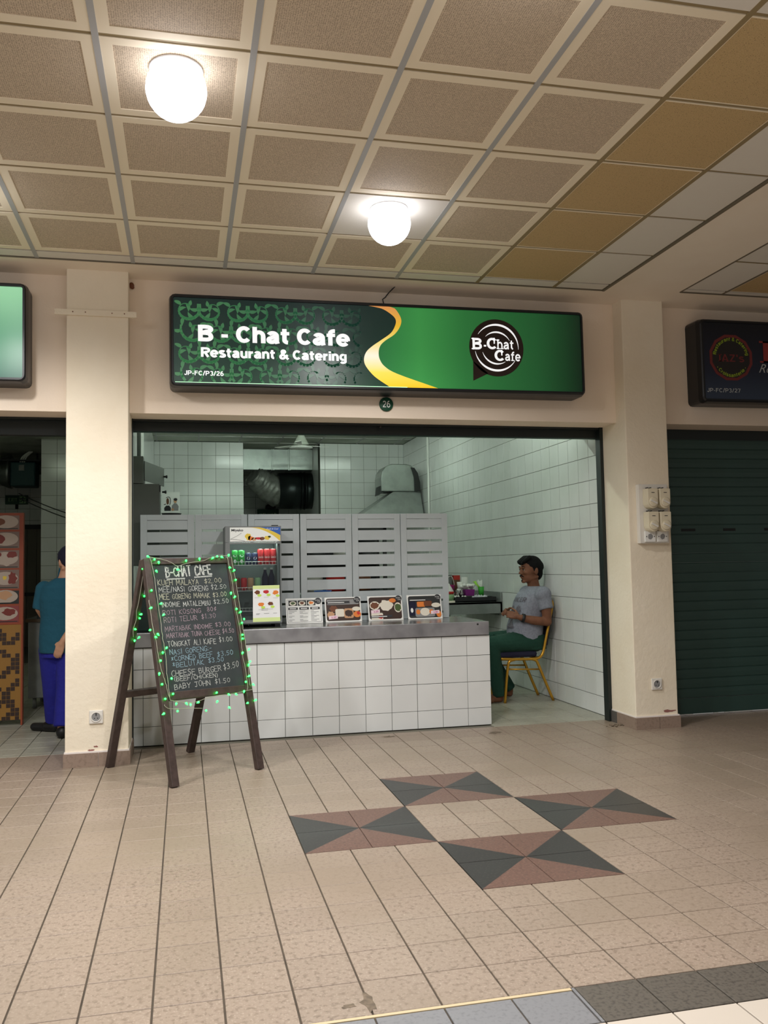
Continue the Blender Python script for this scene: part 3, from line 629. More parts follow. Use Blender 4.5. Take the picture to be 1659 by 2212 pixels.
def sign_box(label, x0, x1, z0, z1, mface, rot=SGN):
    t = thing('shop_sign', label, 'sign', ((x0+x1)/2, YF, (z0+z1)/2), rot=(0, rot, 0))
    cx, cz = (x0+x1)/2, (z0+z1)/2; w, h = (x1-x0)/2, (z1-z0)/2; yb, ym, yf = 0, -.145, -.2
    mb = MB(); c = .035
    def ring(w, h, y, k):
        P = []
        for sx, sz, q0 in ((1, 1, 0), (-1, 1, PI/2), (-1, -1, PI), (1, -1, 3*PI/2)):
            for i in range(4):
                q = q0 + PI/2*i/3; P.append(((w-k)*sx + k*math.cos(q), y, (h-k)*sz + k*math.sin(q)))
        return P
    R = [ring(w+.004, h+.004, yb, c), ring(w+.004, h+.004, ym, c), ring(w-.004, h-.004, yf+.01, c), ring(w-.012, h-.012, yf, c), ring(w-.024, h-.026, yf, .012), ring(w-.026, h-.028, yf+.012, .01)]
    vs = [p for r in R for p in r]; n = 16
    mb.add(vs, [(i*n+k, i*n+(k+1) % n, (i+1)*n+(k+1) % n, (i+1)*n+k) for i in range(len(R)-1) for k in range(n)])
    mb.add(R[0], [tuple(range(n))])
    mb.build('sign_case', 'black_frame', t)
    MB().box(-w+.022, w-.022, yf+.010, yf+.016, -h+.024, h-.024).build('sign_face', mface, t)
    F = Fr((-cx, yf+.0095, -cz), (1, 0, 0), (0, 0, 1))       # frame in wall coordinates on the face
    return t, F, yf
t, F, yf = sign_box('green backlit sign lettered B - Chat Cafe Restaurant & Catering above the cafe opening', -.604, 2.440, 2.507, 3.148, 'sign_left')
RL = [(.776, 3.121), (.83, 3.113), (.887, 3.1), (.951, 3.06), (.977, 3.025), (.97, 2.982), (.937, 2.928), (.861, 2.872), (.797, 2.827), (.754, 2.784), (.737, 2.731), (.752, 2.679), (.814, 2.608), (.908, 2.546), (.925, 2.536)]
RR_ = [(.93, 3.121), (.955, 3.115), (.977, 3.104), (1.008, 3.058), (1.018, 3.016), (1.001, 2.967), (.962, 2.918), (.897, 2.873), (.859, 2.835), (.845, 2.787), (.852, 2.735), (.888, 2.684), (.978, 2.634), (1.23, 2.552), (1.28, 2.536)]
def smooth(P, n=4):
    out = []
    for i in range(len(P)-1):
        p0, p1, p2, p3 = P[max(i-1, 0)], P[i], P[i+1], P[min(i+2, len(P)-1)]
        for k in range(n):
            q = k/n; out.append(tuple(.5*(2*b + (c-a)*q + (2*a-5*b+4*c-d)*q*q + (3*b-a-3*c+d)*q**3) for a, b, c, d in zip(p0, p1, p2, p3)))
    return out + [P[-1]]
ZT, ZB = 3.121, 2.534
SL, SR = smooth(RL), smooth(RR_)
mb = MB()
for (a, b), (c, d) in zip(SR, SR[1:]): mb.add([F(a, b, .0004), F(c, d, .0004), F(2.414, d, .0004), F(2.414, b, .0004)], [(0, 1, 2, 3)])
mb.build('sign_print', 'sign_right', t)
mb = MB(); m_ = min(len(SL), len(SR))
for i in range(m_-1): mb.add([F(*SL[i], .0010), F(*SL[i+1], .0010), F(*SR[i+1], .0010), F(*SR[i], .0010)], [(0, 1, 2, 3)])
mb.build('ribbon_print', 'ribbon', t)
# leafy scroll print on the dark half
mb = MB(); rs = random.Random(5)
def scroll(cx, cz, R, q0, hand, d):
    P = []
    for k in range(19):
        q = q0 + hand*1.75*PI*k/18; r = R*(1-.72*k/18)
        P.append((cx + r*math.cos(q) + hand*.0, cz + r*math.sin(q)))
    for i in range(len(P)-1):
        if all(ZB+.008 < p[1] < ZT-.008 and -.57 < p[0] < .72 for p in (P[i], P[i+1])): ribbon(mb, P[i:i+2], .013+.008*math.sin(i*.35), F, d)
    cl_ = lambda a, b: (min(max(a, -.572), .72), min(max(b, ZB+.006), ZT-.006))
    for n_, k in enumerate((1, 4, 7, 10, 13, 16, 18)):
        p = P[k]; q = q0 + hand*1.75*PI*k/18; ang = q + hand*(PI*.5 + (.75 if n_ % 2 else -.9)); l = R*(.62 if k < 18 else .42); w = R*.17; T0, T1 = [], []
        for i in range(8):
            s_ = i/7; bend = ang + hand*(.7 if n_ % 2 else -.7)*s_; cx_, cz_ = p[0]+l*s_*math.cos(bend), p[1]+l*s_*math.sin(bend); ww = w*(math.sin(PI*min(s_*1.02, 1))**.75)*(1.15-.5*s_)
            nx_, nz_ = -math.sin(bend), math.cos(bend); T0.append(cl_(cx_+nx_*ww, cz_+nz_*ww)); T1.append(cl_(cx_-nx_*ww*.8, cz_-nz_*ww*.8))
        for i in range(7): mb.add([F(*T0[i], d), F(*T1[i], d), F(*T1[i+1], d), F(*T0[i+1], d)], [(0, 1, 2, 3)])
for r_ in range(4):
    for c_ in range(8):
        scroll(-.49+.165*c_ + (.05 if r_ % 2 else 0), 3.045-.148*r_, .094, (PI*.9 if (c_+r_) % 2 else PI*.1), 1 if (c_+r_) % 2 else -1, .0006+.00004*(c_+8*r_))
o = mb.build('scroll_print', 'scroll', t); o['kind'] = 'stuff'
mb = MB(); grot(mb, 'B - Chat Cafe', F, -.416, 2.822, 1.05,  .113, .24, .06); mb.build('lettering', 'white_print', t)
mb = MB(); grot(mb, 'Restaurant & Catering', F, -.398, 2.714, 1.009, .066, .235, .06); mb.build('lettering', 'white_print', t)
mb = MB(); grot(mb, 'JP-FC/P3/26', F, -.510, 2.586, .263, .031, .19, .12); mb.build('lettering', 'white_print', t)
mb = MB(); disc(mb, F, 1.738, 2.848, .212, .214, .0012, n=40); mb.add([F(1.553, 2.745, .0012), F(1.55, 2.598, .0012), F(1.668, 2.655, .0012)], [(0, 1, 2)]); mb.build('logo_bubble', 'logo_brown', t)
def arc(cx, cz, r, a0, a1, w, n=22):
    mb = MB()
    for k in range(n):
        q0, q1 = a0+(a1-a0)*k/n, a0+(a1-a0)*(k+1)/n; u0, u1 = math.sin(PI*k/n), math.sin(PI*(k+1)/n)
        mb.add([F(cx+(r-w*u0*.5)*math.cos(q0), cz+(r-w*u0*.5)*math.sin(q0), .002), F(cx+(r+w*(u0*.5+.12))*math.cos(q0), cz+(r+w*(u0*.5+.12))*math.sin(q0), .002), F(cx+(r+w*(u1*.5+.12))*math.cos(q1), cz+(r+w*(u1*.5+.12))*math.sin(q1), .002), F(cx+(r-w*u1*.5)*math.cos(q1), cz+(r-w*u1*.5)*math.sin(q1), .002)], [(0, 1, 2, 3)])
    mb.build('logo_arc', 'white_print', t)
D_ = math.radians
arc(1.738, 2.850, .170, D_(146), D_(-3), .014); arc(1.738, 2.848, .117, D_(136), D_(28), .011)
arc(1.738, 2.848, .168, D_(190), D_(328), .014); arc(1.742, 2.846, .117, D_(196), D_(302), .011)
mb = MB()
for s_, a, b, w, h in (('B', 1.552, 2.832, .072, .084), ('-', 1.637, 2.833, .022, .075), ('C', 1.662, 2.838, .080, .082), ('hat', 1.744, 2.840, .128, .052), ('C', 1.720, 2.752, .080, .080), ('afe', 1.803, 2.754, .119, .050)):
    grot(mb, s_, F, a, b, w, h if len(s_) == 1 else h*1.35, .20 if len(s_) == 1 else .17, .14, .0026, serif=1)
for a in (1.716, 1.772): rect(mb, F, a, a+.010, 2.878 if a < 1.75 else 2.792, 2.922 if a < 1.75 else 2.832, .0026)
mb.build('lettering', 'white_print', t)
MB().add([F(-.57, 2.5352, .003), F(1.05, 2.5352, .003), F(1.05, 2.539, .003), F(-.57, 2.539, .003)], [(0, 1, 2, 3)]).build('bottom_light_edge', 'sign_edge', t)
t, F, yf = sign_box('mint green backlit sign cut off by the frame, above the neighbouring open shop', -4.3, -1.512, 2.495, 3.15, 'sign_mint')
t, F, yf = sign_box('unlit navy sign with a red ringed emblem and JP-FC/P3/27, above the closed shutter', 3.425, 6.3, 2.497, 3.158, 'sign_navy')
mb = MB(); n = 12; cx, cz = 3.694, 2.855
P0 = [(cx+.196*math.cos(PI*2*(k+.5)/n), cz+.188*math.sin(PI*2*(k+.5)/n)) for k in range(n)]; P1 = [(cx+.172*math.cos(PI*2*(k+.5)/n), cz+.165*math.sin(PI*2*(k+.5)/n)) for k in range(n)]
mb.add([F(*p, .001) for p in P0+P1], [(k, (k+1) % n, n+(k+1) % n, n+k) for k in range(n)]); mb.build('emblem_ring', 'iaz_ring', t)
mb = MB(); mb.add([F(*p, .0008) for p in P1], [tuple(range(n))]); mb.build('emblem_field', 'iaz_core', t)
mb = MB(); Lw = .40
def wtop(r, mid, span, sgn):
    def f(x, y): q = mid - sgn*(x/1.0-.5)*span; return ((r+sgn*y)*math.cos(q), (r+sgn*y)*math.sin(q))
    return f
grot(mb, 'Restaurant & Catering', Fr(F(cx, cz), F.u, F.v), 0, 0, 1.0, .028, .2, .12, warp=wtop(.134, PI/2, 2.85, 1)); 
grot(mb, 'Croissanterie', Fr(F(cx, cz), F.u, F.v), 0, 0, 1.0, .028, .2, .12, warp=wtop(.155, -PI/2, 1.75, -1))
for q in (-PI/2-1.0, -PI/2+1.0): disc(mb, F, cx+.147*math.cos(q), cz+.147*math.sin(q), .004, .004, .002, n=8)
mb.build('lettering', 'iaz_lime', t)
mb = MB(); grot(mb, "IAZ's", F, 3.587, 2.822, .222, .058, .17, .16, serif=1)
mb.build('lettering', 'iaz_ring', t)
mb = MB(); grot(mb, 'JP-FC/P3/27', F, 3.468, 2.577, .296, .031, .15, .16); mb.build('lettering', 'iaz_white', t)
mb = MB(); put_text(mb, 'Re', F, 3.94, 2.742, .115, .07, .002, shear=.45, off=-.004); mb.build('lettering', 'iaz_white', t)
mb = MB(); rect(mb, F, 3.985, 4.05, 2.822, 2.996, .002); rect(mb, F, 3.952, 4.083, 2.982, 2.996, .002); rect(mb, F, 3.952, 4.083, 2.822, 2.836, .002); mb.build('lettering', 'iaz_red', t)
# number plate, cable, batten, mud nest
t = thing('number_plate', 'small round dark green plate numbered 26 under the green cafe sign', 'sign', (.937, YF, 2.447))
MB().lathe([(.052, 0), (.052, -.012), (.048, -.015), (.0001, -.015)], (.937, YF, 2.447), 28, axis='y').build('plate', 'exit_green', t)
mb = MB(); grot(mb, '26', Fr((.937, YF-.0152, 2.447), (1, 0, 0), (0, 0, 1)), -.028, -.024, .056, .048, .15, .16, .001); mb.build('lettering', 'white', t)
tag(MB().tube([(.985, 2.1, HC-.004), (.965, 2.2, 3.272), (.955, YF-.006, 3.262), (.948, YF-.006, 3.25), (.925, YF-.006, 3.232), (.932, YF-.006, 3.20), (.936, YF-.03, 3.158)], .004, 6).build('sign_cable', 'dark'), 'thin dark cable hanging from the ceiling edge to the green cafe sign', 'cable')
t = thing('timber_batten', 'narrow pale batten nailed across the pillar above the easel', 'batten', (-1.085, YP, 2.97))
MB().box(-1.345, -.822, YP-.016, YP, 2.968, 3.006).build('strip', 'plaster', t)
for x in (-1.23, -1.15, -.98, -.90): MB().lathe([(.004, -.0185), (.004, -.016)], (x, YP, 2.99), 8, axis='y').build('nail', 'brown', t)
mb = MB(); mb.ell((-.862, YF-.012, 3.235), (.018, .015, .022), 10, 8); mb.ell((-.856, YF-.012, 3.222), (.013, .013, .013), 8, 6)
tag(mb.build('mud_nest', 'brown'), 'tiny brown mud nest high in the corner beside the easel pillar', 'nest')

# ------------------------------------------------------------------ roller shutters
def guide(parent, x0, x1): MB().box(x0, x1, 2.478, 2.556, 0, ZF).build('guide_rail', 'shutter_dark', parent)
t = thing('roller_shutter', 'rolled-up dark green shutter across the top of the cafe opening', 'shutter', (.95, 2.52, ZF))
MB().box(-.90, 2.785, 2.49, 2.556, ZF-.016, ZF-.001).box(-.90, 2.785, 2.535, 2.556, ZF-.078, ZF-.016).build('bottom_bar', 'shutter_dark', t)
for k in range(2): MB().box(-.90, 2.785, 2.56, 2.60, ZF-.082-.0*k, ZF-.002).build('slat', 'shutter', t) if k == 0 else None
MB().lathe([(.012, 0), (.012, -.014), (.005, -.02)], (.95, 2.5, ZF-.016), 10).build('lock_knob', 'black', t)
guide(t, 2.757, 2.785); guide(t, -.875, -.868)
t = thing('roller_shutter', 'closed dark green slatted shutter right of the switch pillar', 'shutter', (4.5, 2.51, 0))
MB().box(3.137, 7, 2.505, 2.55, 2.262, ZF).build('head_box', 'shutter_dark', t)
sl = MB(); h = .0785; prof = [(-.0060, 0), (-.009, .003), (-.010, h*.5), (-.009, h-.007), (-.0045, h-.0035), (-.0045, h-.0003), (.008, h-.0003), (.008, 0)]
sl.prism([(y, z) for y, z in prof], lambda a, b, d: Vector((d, 2.51+a, b)), 3.142, 7)
me = sl.mesh('shutter_slat', 'shutter', t.location)
k = 0; z = 2.262-h
while z > .1:
    o = bpy.data.objects.new('slat', me); C.objects.link(o); o.parent = t; o.location = (0, 0, z); z -= h; k += 1
MB().box(3.142, 7, 2.496, 2.525, .016, z+h-.002).build('bottom_bar', 'shutter', t)
for a, b in ((3.146, 3.18), (3.33, 3.38), (3.40, 3.51), (3.70, 3.74), (3.80, 4.06), (4.3, 4.5)): MB().box(a, b, 2.497, 2.503, .011, .0175).build('light_slit', 'white', t)  # white strips imitate light leaking out under the shutter
for a, b in ((3.47, 3.60), (3.86, 3.975), (4.25, 4.37)): MB().box(a, b, 2.4985, 2.502, 1.499, 1.521).build('lock_slot', 'slot', t)
t = thing('roller_shutter', 'rolled-up dark shutter across the top of the neighbouring shop opening', 'shutter', (-2.9, 2.52, ZF))
MB().box(-4.6, -1.272, 2.49, 2.556, ZF-.016, ZF-.001).box(-4.6, -1.272, 2.535, 2.60, ZF-.12, ZF-.016).build('bottom_bar', 'shutter_dark', t)

# ------------------------------------------------------------------ pillar fittings
def outlet(x, z, label):
    t = thing('power_outlet', label, 'outlet', (x, YP, z))
    MB().box(x-.043, x+.043, YP-.014, YP, z-.043, z+.043).build('plate', 'white_plastic', t, .004)
    MB().lathe([(.033, -.0145), (.033, -.018), (.029, -.018), (.027, -.0145)], (x, YP, z), 22, axis='y').build('rim', 'white_plastic', t)
    MB().lathe([(.027, -.0143), (.0001, -.0143)], (x, YP, z), 20, axis='y').build('recess', 'gray', t)
    for dx, dz in ((-.010, -.008), (.010, -.008)): MB().lathe([(.0036, -.0149), (.0001, -.0149)], (x+dx, YP, z+dz), 10, axis='y').build('socket_hole', 'black', t)
    MB().box(x-.003, x+.003, YP-.018, YP-.0143, z+.010, z+.026).build('earth_clip', 'dark', t)
outlet(-1.078, .316, 'square white wall outlet low on the easel pillar')
outlet(2.962, .332, 'square white wall outlet low on the switch pillar')
t = thing('switch_board', 'white board of four rotary isolators and two blank plates on the pillar', 'switchboard', (2.972, YP, 1.39))
MB().box(2.848, 3.092, YP-.045, YP, 1.395, 1.845).build('backboard', 'white_plastic', t, .004)
for cx in (2.925, 3.027):
    for cz in (1.735, 1.56):
        mb = MB(); P = [(-.045, .072), (.045, .072), (.045, -.035)] + [(.045*math.cos(q), -.035+.045*math.sin(q)) for q in [-PI*k/8 for k in range(1, 8)]] + [(-.045, -.035)]
        mb.prism(P, lambda a, b, d: Vector((cx+a, YP-.045-d, cz+b)), 0, .075)
        s_ = mb.build('isolator', 'cream_plastic', t, .006)
        MB().lathe([(.036, -.120), (.036, -.128), (.031, -.130), (.0001, -.130)], (cx, YP, cz-.03), 22, axis='y').build('dial', 'cream_plastic', s_)
        Q = Matrix.Translation((cx, YP-.133, cz-.03)) @ Matrix.Rotation(.45, 4, 'Y')
        MB().box(-.028, .028, -.005, .004, -.006, .006, 0, Q).build('dial_grip', 'white_plastic', s_)
        MB().box(cx-.012, cx+.014, YP-.1208, YP-.12, cz+.038, cz+.043).build('name_strip', 'ink', s_)
        for dx in (-.02, .006): MB().lathe([(.0035, -.05), (.0035, -.085)], (cx+dx, YP, cz+.080), 8, axis='y').build('screw', 'dark', s_)
    b_ = MB().box(cx-.043, cx+.043, YP-.062, YP-.045, 1.405, 1.487).build('blank_plate', 'white', t, .003)
    blob_ = MB(); blob(blob_, Fr((cx, YP-.0625, 1.446), (1, 0, 0), (0, 0, 1)), 0, 0, .02, .022, 0, seed=int(cx*100), j=.12); blob_.build('cable_mark', 'gray', b_)
    for dx in (-.032, .032): MB().lathe([(.004, -.064), (.004, -.062)], (cx+dx, YP, 1.446), 8, axis='y').build('screw', 'dark', b_)

# ------------------------------------------------------------------ counter
CT = .81; CB = 3.36; CX0, CX1 = -.938, 1.837; YC = 2.65
t = thing('service_counter', 'white tiled serving counter with a stainless steel top', 'counter', (.45, 3.0, 0))
MB().box(CX0, CX1-.006, YC+.006, CB, 0, .70).build('body', 'wall_grout', t)
FC = Fr((0, YC+.006, 0), (1, 0, 0), (0, 0, 1)); TP = .2045
xs = [CX0] + [.2148+TP*k for k in range(-5, 8)] + [CX1]; zs = [.002, .1367, .3412, .5457, .701]
tile_part(t, 'counter_tile', [(a, b, c, d) for a, b in zip(xs, xs[1:]) for c, d in zip(zs, zs[1:])], FC, .0036, .006)
FE = Fr((CX1-.006, YC, 0), (0, 1, 0), (0, 0, 1)); ys = [.0, .2, .4, .6, CB-YC]
tile_part(t, 'counter_tile', [(a, b, c, d) for a, b in zip(ys, ys[1:]) for c, d in zip(zs, zs[1:])], FE, .0036, .006)
MB().box(CX0, CX1-.008, YC-.016, CB, .705, CT).build('worktop', ['steel_apron'], t, .004)
MB().box(CX0, CX1-.012, YC-.010, CB-.004, CT-.0005, CT+.0012).build('top_sheet', 'steel', t)
MB().lathe([(.008, 0), (.008, -.002), (.0001, -.002)], (1.735, YC-.016, .79), 10, axis='y').build('rivet', 'dark', t)

# ------------------------------------------------------------------ louvred screens on the counter
def screen(x0, x1, label):
    t = thing('louvred_screen', label, 'screen', ((x0+x1)/2, 3.28, CT+.0012), 'gray slatted screens standing on the counter'); a, b = 3.268, 3.294; w = .052; z1 = 1.705
    MB().box(x0, x0+w, a, b, CT+.002, z1).build('stile', 'panel_gray', t, .002); MB().box(x1-w, x1, a, b, CT+.002, z1).build('stile', 'panel_gray', t, .002)
    MB().box(x0+w, x1-w, a, b, 1.662, z1).build('rail', 'panel_gray', t)
    z = 1.585
    MB().box(x0+w, x1-w, a+.006, b-.004, z, 1.659).build('slat', 'panel_gray', t)
    while z > .95: MB().box(x0+w, x1-w, a+.004, b-.004, z-.1022, z-.019).build('slat', 'panel_gray', t); z -= .1022
    MB().box(x0+w, x1-w, a, b, CT+.002, z-.019).build('rail', 'panel_gray', t)
SP = [(-.855, -.435, 'gray slatted screen at the electrical cabinet end of the counter'), (-.428, -.010, 'gray slatted screen second from the electrical cabinet, half behind the fridge'), (-.003, .417, 'gray slatted screen directly behind the drinks fridge'),
      (.426, .858, 'gray slatted screen beside the fridge with a blue tray behind its gaps'), (.863, 1.280, 'gray slatted screen second from the side table'), (1.285, 1.700, 'gray slatted screen at the counter end nearest the seated man')]
for a in SP: screen(*a)

# ------------------------------------------------------------------ drinks fridge, cans, sheet
FX0, FX1, FY0, FY1, FZ0, FZ1 = -.207, .221, 2.85, 3.24, CT+.0012, 1.588
t = thing('drinks_fridge', 'small gray glass-door drinks fridge with a lemon picture header on the counter', 'fridge', (.007, 3.04, FZ0))
w = .028
MB().box(FX0, FX0+w, FY0+.03, FY1, FZ0+.02, FZ1).box(FX1-w, FX1, FY0+.03, FY1, FZ0+.02, FZ1).box(FX0+w, FX1-w, FY1-.02, FY1, FZ0+.02, FZ1).box(FX0+w, FX1-w, FY0+.03, FY1-.02, FZ1-.03, FZ1).box(FX0+w, FX1-w, FY0+.03, FY1-.02, FZ0+.02, FZ0+.08).build('cabinet', 'fridge', t)
for x in (FX0+.03, FX1-.03): MB().box(x-.02, x+.02, FY0+.05, FY1-.04, FZ0, FZ0+.02).build('foot', 'black', t)
MB().box(FX0+w, FX1-w, FY0+.06, FY0+.075, 1.452, 1.460).build('light_strip', 'tube', t)
d_ = MB().box(FX0, FX0+.035, FY0, FY0+.028, FZ0+.03, 1.462).box(FX1-.010, FX1, FY0, FY0+.028, FZ0+.03, 1.462).box(FX0+.035, FX1-.010, FY0, FY0+.028, FZ0+.03, FZ0+.055).box(FX0+.035, FX1-.010, FY0, FY0+.028, 1.450, 1.462).build('door', 'fridge', t)
MB().box(FX0+.035, FX1-.010, FY0+.010, FY0+.016, FZ0+.055, 1.450).build('glass_pane', 'glass', d_)
MB().box(FX0, FX1, FY0, FY0+.03, 1.464, FZ1).build('header', 'fridge', t)
MB().box(.15, .20, FY0+.02, FY0+.06, FZ1, FZ1+.008).build('hinge_cap', 'black', t)
HF = Fr((0, FY0, 0), (1, 0, 0), (0, 0, 1))
mb = MB(); rect(mb, HF, -.172, .214, 1.470, 1.578, .0006); hp = mb.build('header_print', 'carton', t)
mb = MB(); Pg = [(-.05+.262*k/10, 1.578-.108*(k/10)**2.3) for k in range(11)]
mb.add([HF(a, b, .001) for a, b in Pg[1:]] + [HF(.214, 1.578, .001)], [tuple(range(11))]); mb.build('header_swoosh', 'yellow', t)
mb = MB(); Pg = [(.045+.169*k/10, 1.578-.062*(k/10)**1.6) for k in range(11)]
mb.add([HF(a, b, .0014) for a, b in Pg] + [HF(.214, 1.578, .0014)], [tuple(range(12))]); mb.build('header_corner', 'blue', t)
mb = MB(); put_text(mb, 'Miyako', HF, -.161, 1.549, .090, .018, .002, off=.025); mb.build('lettering', 'ink', t)
mb = MB(); put_text(mb, 'Fresh & Cool', HF, .108, 1.560, .092, .012, .002, shear=.35); mb.build('lettering', 'white', t)
for a, b, ra, rb, m_, s_ in ((-.035, 1.506, .022, .026, 'yellow', 1), (-.015, 1.494, .020, .018, 'orange', 2), (.01, 1.488, .02, .012, 'tan', 3), (.045, 1.493, .024, .010, 'can_red', 4), (.075, 1.49, .018, .012, 'brown', 5), (.112, 1.497, .02, .016, 'yellow', 6), (.13, 1.505, .012, .008, 'leaf', 7)):
    mb = MB(); blob(mb, HF, a, b, ra, rb, .0018, seed=s_); mb.build('fruit_print', m_, hp)
mb = MB(); ribbon(mb, smooth([(-.165, 1.49), (-.12, 1.512), (-.085, 1.535)]), .0025, HF, .0018); ribbon(mb, smooth([(-.168, 1.488), (-.12, 1.484), (-.06, 1.474)]), .003, HF, .0018); mb.build('splash_print', 'gray', hp)
def shelf(z):
    mb = MB()
    for k in range(14):
        x = FX0+.05+.34*k/13; mb.tube([(x, FY0+.06, z), (x, FY1-.03, z)], .0016, 5)
        mb.tube([(x, FY0+.056, z), (x, FY0+.056, z+.026)], .0014, 5)
    for y, zz in ((FY0+.056, z), (FY0+.056, z+.026), (FY0+.2, z-.002)): mb.tube([(FX0+.032, y, zz), (FX1-.032, y, zz)], .0024, 6)
    o = mb.build('wire_shelf', 'white', t); return o
for z in (1.288, 1.088, .93): shelf(z)
M['soda_red'] = M['can_red']
def can(x, y, z, h, mcol, label, grp, deco=None, r=.0245):
    t = thing('drink_can', label, 'can', (x, y, z), grp)
    MB().lathe([(r*.84, 0), (r, .008), (r, h-.012), (r*.82, h-.001)], (x, y, z), 18).build('can_body', mcol, t)
    MB().lathe([(r*.83, h-.001), (r*.83, h+.001), (r*.74, h+.0005), (r*.72, h-.003), (.0001, h-.003)], (x, y, z), 18).build('can_lid', 'steel', t)
    def curved(mb, F0):   # wrap a flat print round the can
        mb.v = [(x + (r+.0006)*math.sin((v[0])/r), y - (r+.0006)*math.cos(v[0]/r), v[2]) for v in mb.v]
    if deco:
        mb = MB(); deco(mb, Fr((0, 0, z), (1, 0, 0), (0, 0, 1))); curved(mb, None); mb.build('can_print', ['white', 'can_red', 'blue'], t)
def d_coke(mb, f): put_text(mb, 'Coca-Cola', f, -.020, h_*.42, .044, .016, shear=.35, off=.01)
def d_pep(mb, f):
    P = [(.012*math.cos(2*PI*k/16), h_*.55+.012*math.sin(2*PI*k/16)) for k in range(16)]
    mb.add([f(*p) for p in P], [tuple(range(16))], 0); mb.add([f(*p, .0) for p in P[0:9]], [tuple(range(9))], 1); mb.add([f(*p, .0) for p in P[9:16]], [tuple(range(7))], 2)
def d_gr(mb, f): disc(mb, f, 0, h_*.62, .016, .010, 0, 0); disc(mb, f, 0, h_*.25, .010, .014, 0, 0)
h_ = .115
zs_ = 1.2905
for i, x in enumerate((-.131, -.080)): can(x, 2.945, zs_, .115, 'can_green', ('tall green can at the hinge-free end of the top fridge shelf', 'tall green can beside the dark blue cans on the top fridge shelf')[i], 'cans on the top fridge shelf', d_gr)
h_ = .092
for i, x in enumerate((-.027, .024)): can(x, 2.945, zs_, .092, 'navy_can', ('dark blue can next to the tall green cans in the fridge', 'dark blue can next to the red cans in the fridge')[i], 'cans on the top fridge shelf', d_pep)
h_ = .122
for i, x in enumerate((.067, .117, .166)): can(x, 2.945, zs_, .122, 'can_red', ('red can next to the dark blue cans in the fridge', 'middle one of the three red cans in the fridge', 'red can nearest the fridge door edge beside the white lining')[i], 'cans on the top fridge shelf', d_coke)
for i, (x, c) in enumerate(((-.115, 'brown'), (-.062, 'can_red'), (-.010, 'tan'), (.045, 'pale_green'))):
    can(x, 2.96, 1.0905, .10, c, ('dark brownish can on the lower fridge shelf', 'red can on the lower fridge shelf', 'tan can on the lower fridge shelf', 'pale green can on the lower fridge shelf')[i], 'cans on the lower fridge shelf')
for i, x in enumerate((.105, .155)):
    t2 = thing('drink_bottle', ('dark bottle next to the pale green can inside the fridge', 'dark bottle nearest the fridge door edge on the lower shelf')[i], 'bottle', (x, 2.98, 1.0905), 'dark bottles inside the fridge')
    MB().lathe([(.024, 0), (.025, .01), (.025, .10), (.012, .14), (.010, .16)], (x, 2.98, 1.0905), 16).build('bottle_body', 'navy', t2); MB().lathe([(.012, .16), (.012, .175), (.0001, .176)], (x, 2.98, 1.0905), 14).build('cap', 'white', t2)
# price sheet taped on the fridge door
sh = thing('price_sheet', 'white and lime price sheet with five food pictures taped to the fridge door', 'sheet', (.1, FY0, .85))
SF_ = Fr((.102, FY0-.0015, .99), (1, 0, .006), (0, 0, 1))
mb = MB(); mb.prism([(-.105, -.139), (.105, -.139), (.101, .139), (-.103, .139)], SF_, -.001, .0002); mb.build('paper', 'paper', sh)
for q in ((-.1035, .101, .112, .1385), (-.1045, .1045, -.1385, -.108)): mb = MB(); rect(mb, SF_, *q, .0006); mb.build('lime_band', 'lime_pale', sh)
for i, (a, b, c) in enumerate(((-.070, .088, 'brown'), (0, .090, 'can_red'), (.07, .082, 'orange'), (-.042, -.005, 'orange'), (.030, -.002, 'brown'))):
    mb = MB(); blob(mb, SF_, a, b, .022, .015, .001, seed=i+3); mb.build('food_picture', c, sh)
    mb = MB(); disc(mb, SF_, a+.016, b-.024, .016, .010, .0014, n=14); mb.build('price_spot', 'lime', sh)
    mb = MB(); rect(mb, SF_, a-.02, a+.018, b-.042, b-.0405, .001); mb.build('caption_line', 'gray', sh)
mb = MB()
for b, a0, a1 in ((-.042, -.04, .012), (-.052, -.04, .010), (-.078, -.08, -.05), (-.078, -.02, .02), (-.078, .05, .08), (-.084, -.08, -.056)): rect(mb, SF_, a0, a1, b, b+.003, .001)
mb.build('caption_line', 'gray', sh)

# ------------------------------------------------------------------ menu cards on the counter
def card(name, x, y, w, h, lean, yaw, label):
    t = thing(name, label, 'menu card', (x, y, CT+.0030), 'laminated menu cards along the counter', rot=(-lean, 0, yaw))
    MB().prism([(-w/2, 0), (w/2, 0), (w/2, h), (-w/2, h)], lambda a, b, d: Vector((a, d, b)), 0, .003).build('card', 'white', t)
    MB().prism([(0, .0), (.001, .0), (.0, h*.8)], lambda a, b, d: Vector((d, .003 + a*50, b + a*50*math.tan(lean))), -.02, .02).build('strut', 'white', t)
    return t, Fr((0, 0, 0), (1, 0, 0), (0, 0, 1))
def rrect(mb, f, a0, a1, b0, b1, r, d, m=0):
    P = []
    for cx, cz, q0 in ((a1-r, b1-r, 0), (a0+r, b1-r, PI/2), (a0+r, b0+r, PI), (a1-r, b0+r, 1.5*PI)):
        for i in range(4): q = q0+PI/6*i; P.append((cx+r*math.cos(q), cz+r*math.sin(q)))
    mb.add([f(a, b, d) for a, b in P], [tuple(range(16))], m)
def logo_spot(t, f, w, h):
    mb = MB(); disc(mb, f, w/2-.032, h-.026, .028, .026, .0016, n=18); o = mb.build('round_logo', 'ink', t)
    mb = MB(); put_text(mb, 'B-Chat', f, w/2-.052, h-.024, .036, .010, .002); put_text(mb, 'Cafe', f, w/2-.038, h-.038, .026, .009, .002); mb.build('lettering', 'white', o)
cw, chh = .297, .205
